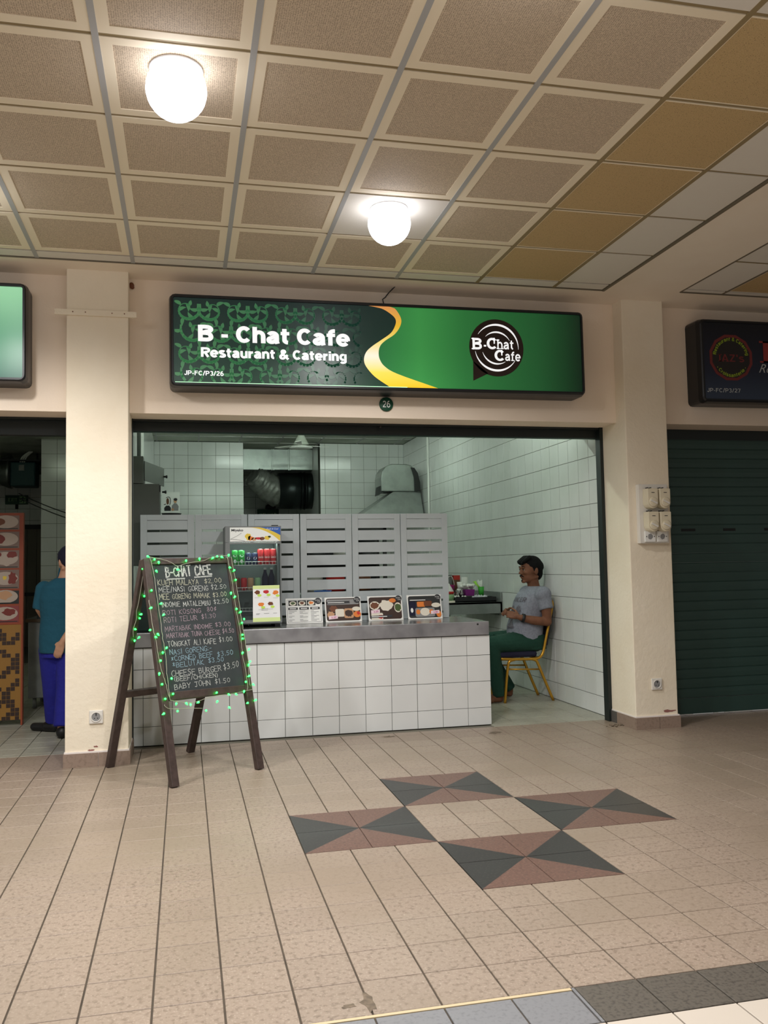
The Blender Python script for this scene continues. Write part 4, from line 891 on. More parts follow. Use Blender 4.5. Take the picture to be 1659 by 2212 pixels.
t, f = card('menu_card', .428, 3.07, cw, chh, .22, .06, 'white menu card with three small dish pictures and black headings beside the fridge')
mb = MB()
for a0, a1, b0, b1 in ((-.137, .137, .010, .012), (-.137, .137, .192, .194), (-.138, -.136, .012, .192), (.136, .138, .012, .192)): rect(mb, f, a0, a1, b0, b1, .0008)
mb.build('border_line', 'ink', t)
for i, c in enumerate(('leaf', 'brown', 'orange')):
    mb = MB(); rect(mb, f, -.126+.075*i, -.056+.075*i, .145, .188, .0008); o = mb.build('dish_picture', 'dark', t)
    mb = MB(); disc(mb, f, -.091+.075*i, .164, .027, .018, .0012); mb.build('plate_print', 'rice', o); mb = MB(); blob(mb, f, -.091+.075*i, .166, .017, .011, .0016, seed=i); mb.build('food_print', c, o)
    mb = MB(); rect(mb, f, -.130+.090*i, -.052+.090*i, .112, .131, .0008); mb.build('heading_ribbon', 'ink', t)
    mb = MB(); rect(mb, f, -.118+.090*i, -.066+.090*i, .118, .125, .0014); mb.build('heading_text', 'white', t)
    mb = MB()
    for r_ in range(9):
        if i < 2 and r_ in (3, 6): continue
        rect(mb, f, -.128+.090*i, -.062+.090*i-.02*((r_*7+i) % 3), .100-.010*r_, .1035-.010*r_, .0008)
    o = mb.build('menu_lines', 'gray', t); o['kind'] = 'stuff'
logo_spot(t, f, cw, chh)
def photo_card(x, y, w, yaw, label, base, items, tagpos, price, banner=True, yb=.15):
    t, f = card('menu_card', x, y, w, chh, .24, yaw, label)
    mb = MB(); rrect(mb, f, -w/2+.010, w/2-.010, .010, chh-.010, .018, .0008); mb.build('photo_print', base, t)
    for i, (a, b, ra, rb, c, s_) in enumerate(items):
        mb = MB()
        if s_ == 'r': rrect(mb, f, a-ra, a+ra, b-rb, b+rb, min(ra, rb)*.35, .0012+.0003*i)
        else: blob(mb, f, a, b, ra, rb, .0012+.0003*i, seed=i+7, j=.0 if s_ == 'o' else .16, n=18)
        mb.build('food_print', c, t)
    if banner:
        mb = MB(); mb.add([f(a, b, .0045) for a, b in ((-w/2+.014, yb), (w/2-.09, yb+.004), (w/2-.10, yb+.013), (w/2-.09, yb+.022), (-w/2+.014, yb+.018))], [(0, 1, 2, 3, 4)]); mb.build('heading_ribbon', 'ink', t)
        mb = MB(); rect(mb, f, -w/2+.024, w/2-.14, yb+.007, yb+.013, .0050); mb.build('heading_text', 'white', t)
    a, b = tagpos; Q = Fr(f(a, b, .0055), (1, 0, .08), (0, 0, 1))
    mb = MB(); rect(mb, Q, 0, .075, 0, .028, 0); o = mb.build('price_tag', 'pale_pink', t)
    mb = MB(); put_text(mb, price, Q, .022, .006, .040, .015, .0008, off=.01); mb.build('lettering', 'magenta', o)
    logo_spot(t, Fr(f(0, 0, .004), (1, 0, 0), (0, 0, 1)), w, chh)
photo_card(.752, 3.10, .302, .05, 'dark photo menu card of boxed rice with orange, second from the fridge', 'dark_brown', [(0, .165, .135, .022, 'gray', 'r'), (-.105, .06, .03, .03, 'tan', 'b'), (-.08, .11, .035, .025, 'brown', 'b'), (-.03, .075, .037, .032, 'rice', 'r'), (.045, .07, .040, .040, 'tan', 'r'), (.045, .07, .032, .03, 'dark_brown', 'b'), (.11, .105, .036, .018, 'rice', 'o'), (.115, .06, .032, .026, 'orange', 'o'), (.125, .068, .012, .014, 'can_red', 'b')], (-.125, .022), '5.50')
photo_card(1.110, 3.12, .296, .03, 'photo menu card of a rice mound between two bowls, third from the fridge', 'dark_brown', [(-.09, .125, .044, .036, 'rice', 'o'), (-.09, .125, .036, .028, 'brown', 'b'), (.01, .125, .062, .045, 'rice', 'b'), (.065, .165, .03, .018, 'orange', 'o'), (.108, .105, .032, .042, 'rice', 'o'), (.108, .105, .026, .034, 'leaf', 'b'), (-.075, .035, .05, .028, 'rice', 'r'), (-.045, .03, .022, .016, 'can_red', 'b')], (-.125, .058), '3.50', True, .022)
photo_card(1.453, 3.14, .300, .02, 'photo menu card of rice and orange slices nearest the seated man', 'dark', [(-.105, .09, .03, .06, 'navy', 'r'), (-.112, .075, .012, .02, 'white', 'o'), (-.03, .125, .035, .022, 'orange', 'r'), (.03, .13, .035, .022, 'brown', 'r'), (.10, .115, .04, .02, 'rice', 'o'), (0, .055, .085, .038, 'gray', 'r'), (0, .06, .042, .034, 'rice', 'o'), (-.06, .06, .018, .022, 'orange', 'o'), (.055, .06, .018, .02, 'orange', 'o'), (.118, .04, .022, .028, 'orange', 'b')], (.050, .038), '3.80')
# things at the easel end of the counter
t = thing('dark_crate', 'dark green crate standing on the counter behind the chalkboard easel', 'crate', (-.72, 2.95, CT+.0014))
MB().box(-.86, -.56, 2.80, 3.12, CT+.0014, 1.06).build('crate_body', 'dark_green', t, .008); MB().box(-.87, -.55, 2.79, 3.13, 1.06, 1.075).build('lid', 'dark_green', t, .004)
t = thing('card_reader', 'small black device with white marks on the counter beside the easel', 'device', (-.115, 2.78, CT+.0014))
MB().box(-.145, -.085, 2.74, 2.82, CT+.0014, CT+.022).build('base', 'black', t, .004)
Q = Matrix.Translation((-.115, 2.79, CT+.022)) @ Matrix.Rotation(-.5, 4, 'X'); MB().box(-.028, .028, -.006, .006, 0, .05, 0, Q).build('display', 'black', t)
MB().box(-.02, .02, -.0075, -.006, .012, .042, 0, Q).build('screen', 'white', t)
# ------------------------------------------------------------------ chalkboard easel with its fairy lights
EC = Vector((-.5335, 1.85075, 0)); EU = Vector((.86202, .50687, 0)); EN = Vector((-.50687, .86202, 0)); EH = 1.337; ES = .384
V1 = (EC + Vector((0, 0, EH)) - (EC - EN*ES)).normalized(); V2 = (EC + Vector((0, 0, EH)) - (EC + EN*ES)).normalized()
EA = Fr(EC - EN*ES, EU, V1); EB = Fr(EC + EN*ES, EU, V2)    # front and rear frames; EA.n looks at the viewer
t = thing('chalkboard_easel', 'dark wooden A-frame easel with a chalk menu board, wrapped in green lights', 'easel', EC)
def bar(f, P, d0, d1, name, m='easel_wood', par=None): return MB().prism(P, f, d0, d1).build(name, m, par or t, .003)
for f, s_, d0, d1 in ((EA, 1, -.02, .022), (EB, -1, -.03, .010)):
    for a0, a1, b0, b1 in ((-.300, -.252, -.276, -.228), (.300, .348, .330, .378)):
        P = [(a0, .0), (a1, .0), (b1, 1.385), (b0, 1.385)]
        if s_ < 0: P = [(a0-.02 if a0 < 0 else a0-.03, .0), (a1-.02 if a0 < 0 else a1-.03, .0), (b1, 1.375), (b0, 1.375)]
        mb = MB(); n_ = len(P); z0 = [f(a, b, d0) for a, b in P] + [f(a, b, d1) for a, b in P]
        for q in z0: q.z = max(q.z, 0.0005)
        mb.add(z0, [tuple(range(n_))[::-1], tuple(range(n_, 2*n_))] + [(i, (i+1) % n_, n_+(i+1) % n_, n_+i) for i in range(n_)]); mb.build('leg', 'easel_wood', t, .003)
bar(EA, [(-.23, 1.346), (.332, 1.350), (.332, 1.388), (-.23, 1.386)], -.018, .018, 'rail'); bar(EA, [(-.238, .497), (.314, .489), (.314, .532), (-.235, .547)], -.018, .020, 'rail')
bar(EB, [(-.262, .470), (.262, .470), (.262, .513), (-.262, .513)], -.022, .006, 'rail'); bar(EB, [(-.24, 1.33), (.34, 1.33), (.34, 1.37), (-.24, 1.37)], -.026, .002, 'rail')
bd = bar(EA, [(-.230, .535), (.316, .525), (.335, 1.36), (-.230, 1.36)], -.008, .006, 'board', 'chalkboard')
for b in (.9,):
    for a in (-.262, .34): MB().tube([EA(a, 1.30, -.02), EB(a, 1.30, -.028)], .004, 6).build('hinge_pin', 'dark', t)
CL = [('B-CHAT CAFE', -.13, 1.266, .202, 1.278, .061), ('KUEH MALAYA', -.196, 1.21, .094, 1.213, .034), ('$2.00', .138, 1.217, .268, 1.221, .029), ('MEE/NASI GORENG', -.196, 1.169, .158, 1.168, .033), ('$2.50', .181, 1.175, .299, 1.177, .03),
 ('MEE GORENG MAMAK', -.2, 1.121, .162, 1.12, .034), ('$3.00', .185, 1.123, .291, 1.125, .03), ('INDOMIE MATALEMBU', -.191, 1.073, .158, 1.069, .031), ('$2.50', .183, 1.076, .298, 1.078, .03), ('ROTI KOSONG', -.191, 1.022, .078, 1.024, .03), ('80¢', .124, 1.028, .197, 1.032, .03),
 ('ROTI TELUR', -.191, .974, .043, .979, .031), ('$1.30', .075, .983, .182, .985, .029), ('MARTABAK INDOMIE', -.193, .919, .146, .92, .03), ('$3.00', .167, .925, .284, .924, .029), ('MARTABAK TUNA CHEESE', -.19, .876, .195, .875, .03), ('$4.50', .213, .88, .301, .879, .029),
 ('TONGKAT ALI KAFE', -.188, .823, .153, .817, .033), ('$1.00', .177, .824, .279, .826, .031), ('NASI GORENG:-', -.184, .772, .113, .776, .031), ('*CORNED BEEF', -.18, .731, .114, .735, .03), ('$3.50', .148, .732, .267, .739, .029), ('*BELUTAK', -.177, .693, .041, .693, .03), ('$3.50', .076, .697, .189, .7, .029),
 ('CHEESE BURGER', -.192, .639, .16, .64, .035), ('$3.50', .178, .642, .295, .654, .039), ('(BEEF/CHICKEN)', -.181, .609, .128, .606, .025), ('BABY JOHN', -.185, .559, .064, .561, .033), ('$1.50', .099, .564, .211, .562, .031)]
for i, (s_, a, b, a2, b2, h) in enumerate(CL):
    mb = MB(); mn = 'chalk'
    if 9 <= i <= 16: mn = 'chalk_pink'
    elif 19 <= i <= 23: mn = 'chalk_blue'
    elif i in (1, 2, 5, 6): mn = 'chalk_yellow'
    chalk(mb, s_, EA, a, b, a2, b2, h, (.0085 if i == 0 else .0027), .0068, seed=i+1)
    if i == 0:
        for k in range(3): ribbon(mb, [(a-.0, b-.012-.003*k), (a+.13, b-.010-.003*k)], .0022, EA, .0068); ribbon(mb, [(a+.2, b-.004-.003*k), (a2, b2-.010-.003*k)], .0022, EA, .0068)
    mb.build('chalk_lettering', mn, bd)
# the string of lights
t = thing('fairy_lights', 'string of green fairy lights on pale wire wound around the easel', 'lights', EC)
paths = [[(-.252, 1.394), (-.166, 1.378), (-.103, 1.358), (-.057, 1.33), (-.005, 1.341), (.075, 1.356), (.146, 1.363), (.184, 1.378), (.212, 1.384), (.341, 1.399)],
 [(-.237, 1.39), (-.23, 1.325), (-.226, 1.249), (-.227, 1.166), (-.228, 1.076), (-.227, .98), (-.229, .892), (-.227, .826), (-.227, .754), (-.234, .682), (-.236, .597), (-.24, .498)],
 [(-.286, 1.116), (-.286, 1.035), (-.285, .947), (-.278, .881), (-.276, .815), (-.272, .743), (-.267, .671), (-.253, .613), (-.249, .563), (-.239, .505)],
 [(.331, 1.389), (.333, 1.299), (.333, 1.202), (.333, 1.105), (.33, 1.018), (.334, .922), (.332, .844), (.325, .782), (.323, .728), (.323, .636), (.323, .544), (.313, .492)],
 [(.359, 1.389), (.362, 1.282), (.365, 1.201), (.363, 1.096), (.358, 1.0), (.358, .905), (.358, .858), (.358, .764), (.358, .671), (.34, .58), (.337, .52)],
 [(-.24, .498), (-.18, .481), (-.118, .466), (-.052, .469), (.016, .482), (.102, .487), (.179, .485), (.304, .493), (.354, .495)], [(-.282, .476), (-.263, .452), (-.202, .441), (-.123, .435), (-.032, .423)]]
rw = random.Random(9)
for P in paths:
    Q = smooth(P, 4); MB().tube([EA(a+rw.uniform(-.002, .002), b, .0285+rw.uniform(0, .003)) for a, b in Q], .0017, 5).build('light_wire', 'wire', t)
MB().tube([EB(a-.01, b, .016) for a, b in smooth([(-.25, 1.33), (-.256, 1.112), (-.262, 1.058), (-.256, .997), (-.267, .935), (-.259, .881)])], .0022, 5).build('light_wire', 'wire', t)
bulbs = [(-.252, 1.394), (-.21, 1.373), (-.183, 1.355), (-.209, 1.298), (.012, 1.363), (.113, 1.375), (.216, 1.381), (.249, 1.39), (.285, 1.386), (.341, 1.399), (-.059, 1.305), (.335, 1.313), (.362, 1.292), (.365, 1.227), (.31, 1.138), (.334, 1.111), (-.259, 1.176), (-.28, 1.066), (-.208, 1.09), (-.204, 1.018), (.332, 1.029), (.358, 1.007), (.378, .958), (.354, .933),
 (-.306, .93), (-.258, .9), (-.274, .884), (.346, .855), (.341, .829), (-.214, .813), (-.246, .785), (.375, .756), (.323, .737), (-.265, .739), (.37, .676), (.355, .656), (-.288, .661), (-.212, .624), (.34, .583), (.311, .549), (.363, .526), (-.279, .597), (.284, .49), (-.215, .532), (.084, .505), (.17, .484), (.221, .479), (-.269, .509), (-.205, .471), (-.136, .465), (-.11, .454), (-.054, .462), (.078, .451), (.298, .415), (.359, .426), (.155, .403), (-.202, .427), (-.008, .406), (-.294, .424)]
rb = [(-.273, 1.33), (-.234, 1.151), (-.241, 1.033), (-.245, 1.006), (-.265, .935), (-.261, .861), (-.233, .879)]
mb = MB(); mb.lathe([(.0015, -.012), (.0034, -.008), (.0062, -.002), (.0068, .003), (.0046, .007), (.0001, .009)], n=8); lm = mb.mesh('bulb', 'led')
for f, B, d in ((EA, bulbs, .030), (EB, rb, .018)):
    for a, b in B:
        o = inst('bulb', lm, t, f(a, b, d + rw.uniform(0, .006))); o.rotation_euler = (rw.uniform(-1.5, 1.5), rw.uniform(-1.5, 1.5), 0)

# ------------------------------------------------------------------ banquet chair by the tiled wall
t = thing('banquet_chair', 'gold framed banquet chair with dark blue padding, the man sits on it', 'chair', (2.55, 3.78, 0))
def cside(y, far=0):
    MB().tube(smooth([(2.283, y, .398), (2.36, y, .393), (2.5, y, .388), (2.62, y, .388), (2.665, y, .402), (2.695, y, .445), (2.722, y, .55), (2.77, y, .74), (2.795, y, .845), (2.80, y, .895), (2.790, y+.03*far, .925)], 4), .0135, 8).build('side_frame', 'gold', t)
    MB().tube(smooth([(2.42, y, .388), (2.375, y, .378), (2.352, y, .345), (2.332, y, .21), (2.311, y, .0005)], 4), [.0135]*17, 8).build('leg', 'gold', t)
    MB().tube(smooth([(2.57, y, .388), (2.615, y, .376), (2.640, y, .345), (2.69, y, .22), (2.782, y, .0005)], 4), .0135, 8).build('leg', 'gold', t)
    MB().tube([(2.345, y, .302), (2.657, y, .290)], .008, 6).build('stretcher', 'gold', t)
cside(3.605, 1); cside(3.955, -1)
MB().tube(smooth([(2.79, 3.635, .925), (2.792, 3.70, .943), (2.794, 3.78, .949), (2.792, 3.86, .943), (2.79, 3.925, .925)]), .0135, 8).build('top_bar', 'gold', t)
MB().tube([(2.30, 3.605, .397), (2.30, 3.955, .397)], .0135, 8).build('front_bar', 'gold', t); MB().tube([(2.64, 3.605, .392), (2.64, 3.955, .392)], .0115, 8).build('rear_bar', 'gold', t)
MB().box(2.27, 2.645, 3.612, 3.948, .402, .456).build('seat_pad', 'navy', t, .022)
mb = MB(); mb.prism([(2.735, .50), (2.760, .50), (2.806, .74), (2.812, .92), (2.788, .92), (2.782, .745)], lambda a, b, d: Vector((a-.008, d, b)), 3.625, 3.935); mb.build('back_pad', 'navy', t, .008)

# ------------------------------------------------------------------ people
class Body:
    """closed blobs fused into one continuous skin"""
    def __init__(s): s.mb = MB()
    def cap(s, p0, r0, p1, r1, n=14):
        p0, p1 = Vector(p0), Vector(p1); d = (p1-p0).normalized(); P = []; R = []
        for k in range(5): q = PI/2*k/4; P.append(p0-d*r0*math.cos(q)); R.append(max(r0*math.sin(q), 1e-4))
        for k in range(1, 6): P.append(p0+(p1-p0)*k/6); R.append(r0+(r1-r0)*k/6)
        for k in range(5): q = PI/2*k/4; P.append(p1+d*r1*math.sin(q)); R.append(max(r1*math.cos(q), 1e-4))
        s.mb.tube(P, R, n); return s
    def chain(s, L, n=14):
        for (p, r), (q, r2) in zip(L, L[1:]): s.cap(p, r, q, r2, n)
        return s
    def fru(s, p0, r0, p1, r1, n=18): s.mb.tube([p0, p1], [r0, r1], n); return s
    def ell(s, c, r, Q=None): s.mb.ell(c, r, 20, 14, 0, Q); return s
    def loft(s, rings):
        """rings: (centre, rx, ry) ellipses lying level, from below to above"""
        n = 24; vs = []
        for c, rx, ry in rings:
            for k in range(n):
                q = 2*PI*k/n; cs_, sn = math.cos(q), math.sin(q); e = .86
                vs.append((c[0]+rx*abs(cs_)**e*(1 if cs_ > 0 else -1), c[1]+ry*abs(sn)**e*(1 if sn > 0 else -1), c[2]))
        m = len(rings); s.mb.add(vs, [(i*n+k, i*n+(k+1) % n, (i+1)*n+(k+1) % n, (i+1)*n+k) for i in range(m-1) for k in range(n)] + [tuple(range(n))[::-1], tuple(range((m-1)*n, m*n))]); return s
    def build(s, name, mname, parent, vox=.006, smooth_=6):
        r = parent; off = Vector(r.location) if parent else Vector()
        me = s.mb.mesh('raw', mname, off); ob = bpy.data.objects.new('raw', me); C.objects.link(ob)
        m = ob.modifiers.new('r', 'REMESH'); m.mode = 'VOXEL'; m.voxel_size = vox; m.use_smooth_shade = True
        if smooth_: q = ob.modifiers.new('s', 'SMOOTH'); q.iterations = smooth_; q.factor = .5
        m2 = bpy.data.meshes.new_from_object(ob.evaluated_get(bpy.context.evaluated_depsgraph_get())); bpy.data.objects.remove(ob)
        if not m2.materials: m2.materials.append(M[mname])
        o = bpy.data.objects.new(name, m2); C.objects.link(o); o.parent = parent; return o
def hand(b, wrist, d, nrm, side, curl=1.0, sc=1.0):
    """palm and five fingers; d: pointing direction, nrm: back of the hand, side: towards the thumb"""
    d, nrm = Vector(d).normalized(), Vector(nrm).normalized(); s = d.cross(nrm).normalized()*side; w = Vector(wrist)
    b.cap(w, .026*sc, w+d*.03*sc, .024*sc)
    for k in (-1, -.33, .33, 1): b.cap(w+d*.02*sc+s*.012*k*sc, .016*sc, w+d*.078*sc+s*.029*k*sc, .0125*sc)
    for k, ln in ((1, .070), (.36, .079), (-.32, .074), (-.98, .058)):
        p = w+d*.080*sc+s*.030*k*sc; a = .25*curl; q = d; seg = ln*sc
        for i, f in enumerate((.46, .31, .23)):
            q2 = (d*math.cos(a) - nrm*math.sin(a)).normalized(); e = p + q2*seg*f
            b.cap(p, (.0098-.0009*i)*sc, e, (.0092-.0011*i)*sc, 10); p = e; a += .62*curl
    p = w+d*.022*sc+s*.026*sc; q = (d*.62 + s*.72 - nrm*.3*curl).normalized()
    for i, ln in enumerate((.042, .032, .026)):
        e = p+q*ln*sc; b.cap(p, (.0145-.002*i)*sc, e, (.0125-.002*i)*sc, 10); p = e; q = (q + d*.35 - nrm*.25*curl - s*.1).normalized()
def head(b, H, f, sc=1.0, detail=True):
    """H: middle of the head, f: facing direction"""
    f = Vector(f).normalized(); u = Vector((0, 0, 1)); u = (u - f*u.dot(f)).normalized(); s = u.cross(f); Q = Matrix((f, s, u)).transposed()
    P = lambda a, c, e: Vector(H) + (f*a + s*c + u*e)*sc
    S = lambda r: tuple(x*sc for x in r)
    b.ell(P(-.008, 0, .032), S((.106, .078, .098)), Q); b.ell(P(.030, 0, -.045), S((.068, .060, .066)), Q); b.ell(P(.040, 0, .0), S((.064, .066, .08)), Q)
    b.ell(P(.078, 0, -.092), S((.024, .026, .018)), Q); b.cap(P(.060, .02, -.085), .018*sc, P(-.03, .058, -.055), .018*sc); b.cap(P(.060, -.02, -.085), .018*sc, P(-.03, -.058, -.055), .018*sc)
    b.ell(P(.092, 0, .038), S((.014, .052, .012)), Q)
    b.cap(P(.094, 0, .026), .008*sc, P(.116, 0, -.014), .012*sc); b.ell(P(.108, .012, -.02), S((.010, .008, .008)), Q); b.ell(P(.108, -.012, -.02), S((.010, .008, .008)), Q)
    b.ell(P(.097, 0, -.047), S((.012, .024, .0065)), Q); b.ell(P(.095, 0, -.060), S((.012, .021, .007)), Q)
    for k in (-1, 1):
        b.ell(P(.07, .036*k, -.012), S((.030, .026, .022)), Q); b.ell(P(-.012, .078*k, -.004), S((.019, .010, .032)), Q); b.ell(P(-.024, .084*k, .004), S((.010, .007, .026)), Q)
    return P, Q
# the seated man
mt = thing('person', 'man in gray printed t-shirt and dark green trousers sitting by the tiled wall', 'person', (2.55, 3.78, 0))
b = Body()
fdir = Vector((-1, -.16, -.03)); Hc = Vector((2.664, 3.775, 1.187))
P, Q = head(b, Hc, fdir)
b.chain([((2.70, 3.78, 1.01), .062), ((2.690, 3.78, 1.07), .056), ((2.678, 3.778, 1.13), .058)])
b.loft([((2.63, 3.78, .47), .13, .16), ((2.62, 3.78, .58), .125, .155), ((2.63, 3.78, .70), .115, .15), ((2.65, 3.78, .85), .118, .165), ((2.675, 3.78, .97), .10, .175), ((2.70, 3.78, 1.02), .07, .12)])
for y, k in ((3.575, -1), (3.985, 1)): b.ell((2.705, y, .975), (.06, .055, .06))
b.chain([((2.705, 3.58, .975), .052), ((2.72, 3.565, .84), .047), ((2.728, 3.562, .722), .040), ((2.60, 3.575, .738), .041), ((2.475, 3.60, .768), .027)])
b.chain([((2.70, 3.98, .975), .052), ((2.68, 3.995, .84), .046), ((2.665, 3.99, .735), .040), ((2.55, 3.93, .762), .038), ((2.445, 3.845, .805), .027)])
hand(b, (2.468, 3.604, .770), (-.86, .35, .30), (-.25, -.9, .3), 1, 1.25, .92)
hand(b, (2.440, 3.838, .808), (-.62, -.72, .12), (-.65, .35, .65), -1, 1.15, .92)
LEG = [((2.64, 3.69, .535), .088), ((2.42, 3.675, .535), .080), ((2.215, 3.66, .525), .062), ((2.24, 3.66, .33), .055), ((2.275, 3.66, .085), .036)], [((2.64, 3.87, .535), .088), ((2.42, 3.90, .540), .080), ((2.205, 3.925, .535), .062), ((2.33, 3.935, .32), .055), ((2.475, 3.945, .10), .036)]
for Lg in LEG: b.chain(Lg)
def foot(heel, toe):
    h_, t_ = Vector(heel), Vector(toe); d = (t_-h_).normalized(); s = Vector((-d.y, d.x, 0)).normalized()
    b.cap(h_+Vector((0, 0, .075)), .036, h_+Vector((0, 0, .033)), .031); b.cap(h_+Vector((0, 0, .036)), .032, h_+d*.12+Vector((0, 0, .034)), .030); b.cap(h_+d*.10+s*.018+Vector((0, 0, .026)), .024, h_+d*.17+s*.022+Vector((0, 0, .02)), .019); b.cap(h_+d*.10-s*.018+Vector((0, 0, .026)), .024, h_+d*.165-s*.022+Vector((0, 0, .02)), .018)
    for i in range(5):
        o_ = .030-.0145*i; b.cap(h_+d*(.17-.006*i)+s*o_+Vector((0, 0, .016)), .011-.001*i, h_+d*(.205-.012*i)+s*o_*1.05+Vector((0, 0, .0125)), .0105-.001*i, 8)
foot((2.285, 3.66, 0), (2.06, 3.63, 0)); foot((2.49, 3.95, 0), (2.27, 3.97, 0))
body = b.build('body', 'skin', mt, .0052, 4)
# shirt
b = Body()
b.loft([((2.600, 3.78, .505), .150, .185), ((2.590, 3.78, .60), .160, .185), ((2.597, 3.78, .68), .165, .178), ((2.630, 3.78, .80), .150, .180), ((2.650, 3.78, .90), .142, .188), ((2.672, 3.78, .98), .118, .190), ((2.692, 3.78, 1.025), .085, .135), ((2.696, 3.78, 1.045), .066, .075)])
for y, e, w2 in ((3.585, (2.722, 3.562, .835), 1), (3.975, (2.685, 3.998, .835), 1)):
    b.ell((2.703, y, .970), (.078, .076, .078)); b.fru((2.703, y+(.02 if y < 3.7 else -.02), .985), .078, e, .064)
for i in range(9): b.cap((2.50+.012*i, 3.64+.03*i, .575+.012*(i % 3)), .014, (2.55+.014*i, 3.68+.02*i, .60+.008*(i % 4)), .010, 8)
shirt = b.build('t_shirt', 'shirt', mt, .006, 6)
# trousers
b = Body()
b.loft([((2.645, 3.78, .462), .135, .175), ((2.630, 3.78, .54), .15, .185), ((2.62, 3.78, .60), .14, .178)])
for Lg, ew in zip(LEG, ((2.283, 3.66, .058), (2.490, 3.946, .075))):
    b.chain([(Lg[0][0], .098), (Lg[1][0], .092), (Lg[2][0], .076)], 18); b.cap(Lg[2][0], .076, Lg[3][0], .072, 18); b.fru(Lg[3][0], .072, ew, .060)
for k in range(6): b.cap((2.50-.03*k, 3.61+.012*k, .60-.004*k), .012, (2.44-.03*k, 3.70+.02*k, .625-.004*k), .009, 8)
b.build('trousers', 'trousers', mt, .0065, 5)
# hair
b = Body()
S = lambda *r: r
b.ell(P(-.020, 0, .052), (.104, .084, .094), Q); b.ell(P(-.068, 0, -.012), (.054, .068, .080), Q); b.ell(P(-.05, 0, .04), (.085, .0855, .075), Q)
for k in range(7): b.cap(P(.03, -.05+.0167*k, .128), .022, P(.098+.006*(k % 2), -.046+.0155*k, .094-.010*(k % 3)), .014, 8)
for k in (-1, 1): b.cap(P(-.002, .077*k, .05), .013, P(.004, .078*k, -.0), .006, 8)
b.build('hair', 'hair', mt, .005, 3)
mb = MB()
for k in (-1, 1):
    mb.ell(P(.0865, .031*k, .015), (.0105, .0105, .0048), 12, 8, 0, Q)
mb.build('eyes', 'rice', mt); mb = MB()
for k in (-1, 1): mb.ell(P(.0945, .032*k, .015), (.0055, .0065, .0060), 10, 8, 0, Q)
mb.build('pupils', 'black', mt); mb = MB()
for k in (-1, 1): mb.tube([P(.098, .014*k, .042), P(.100, .032*k, .047), P(.086, .05*k, .040)], [.004, .0048, .003], 6)
for k in (-1, 1): mb.tube([P(.096, .014*k, .0225), P(.1015, .031*k, .0255), P(.091, .047*k, .021)], [.002, .0026, .002], 6)
mb.build('brows', 'hair', mt); mb = MB()
for k in (-1, 1): mb.tube([P(.110, .002*k, -.037), P(.106, .016*k, -.039), P(.093, .030*k, -.050)], [.0052, .0052, .003], 6)
mb.ell(P(.096, 0, -.086), (.007, .010, .010), 10, 8, 0, Q); mb.build('moustache', 'hair', mt)
mb = MB(); wv = Vector((-.125, .025, .030)).normalized(); wc = Vector((2.505, 3.593, .761)); a = Vector((0, 0, 1)); s1 = wv.cross(a).normalized(); s2 = wv.cross(s1)
vs = []; n = 20
for h_, r_ in ((-.013, .036), (-.013, .040), (.013, .040), (.013, .036)):
    for k in range(n): q = 2*PI*k/n; vs.append(wc + wv*h_ + (s1*math.cos(q) + s2*math.sin(q))*r_)
mb.add(vs, [(i*n+k, i*n+(k+1) % n, ((i+1) % 4)*n+(k+1) % n, ((i+1) % 4)*n+k) for i in range(4) for k in range(n)], 0, True); wst = mb.build('wristwatch', 'black', mt)
Qw = Matrix((s1, wv, wv.cross(s1))).transposed(); MB().ell(wc + s1*.040, (.006, .016, .016), 16, 8, 0, Qw).build('watch_face', 'gray', wst)
# print on the shirt, laid onto the cloth
bvh = BVHTree.FromObject(shirt, bpy.context.evaluated_depsgraph_get())
def onto(mb_in):
    out = []
    for y, z in mb_in:
        hit = bvh.ray_cast(Vector((-.6, y-3.78, z)), Vector((1, 0, 0)))
        out.append(Vector((2.55, 3.78, 0)) + (hit[0] + Vector((-.004, 0, 0)) + hit[1]*.002 if hit[0] else Vector((0, y-3.78, z))))
    return out
def printed(polys, name, m):
    mb = MB()
    for y0, y1, z0, z1, fn in polys:
        n = 12
        for i in range(n):
            for k in range(n):
                ya, yb, za, zb = y0+(y1-y0)*i/n, y0+(y1-y0)*(i+1)/n, z0+(z1-z0)*k/n, z0+(z1-z0)*(k+1)/n
                if fn(((i+.5)/n-.5)*2, ((k+.5)/n-.5)*2): mb.add(onto([(ya, za), (yb, za), (yb, zb), (ya, zb)]), [(0, 1, 2, 3)])
    return mb.build(name, m, mt)
tm = MB(); grot(tm, 'ANCER', Fr((0, 0, 0), (0, -1, 0), (0, 0, 1)), -3.83, .905, .195, .040, .17, .16)
tm.v = onto([(v[1], v[2]) for v in tm.v]); tm.build('shirt_lettering', 'shirt_print', mt)
printed([(3.66, 3.735, .775, .87, lambda a, c: (a*a*1.1 + c*c) < .95), (3.755, 3.835, .775, .87, lambda a, c: (a*a*1.1+c*c) < .95), (3.69, 3.80, .655, .76, lambda a, c: abs(a) < (1-c)*.62 and c > -.8)], 'shirt_graphic', 'shirt_print')
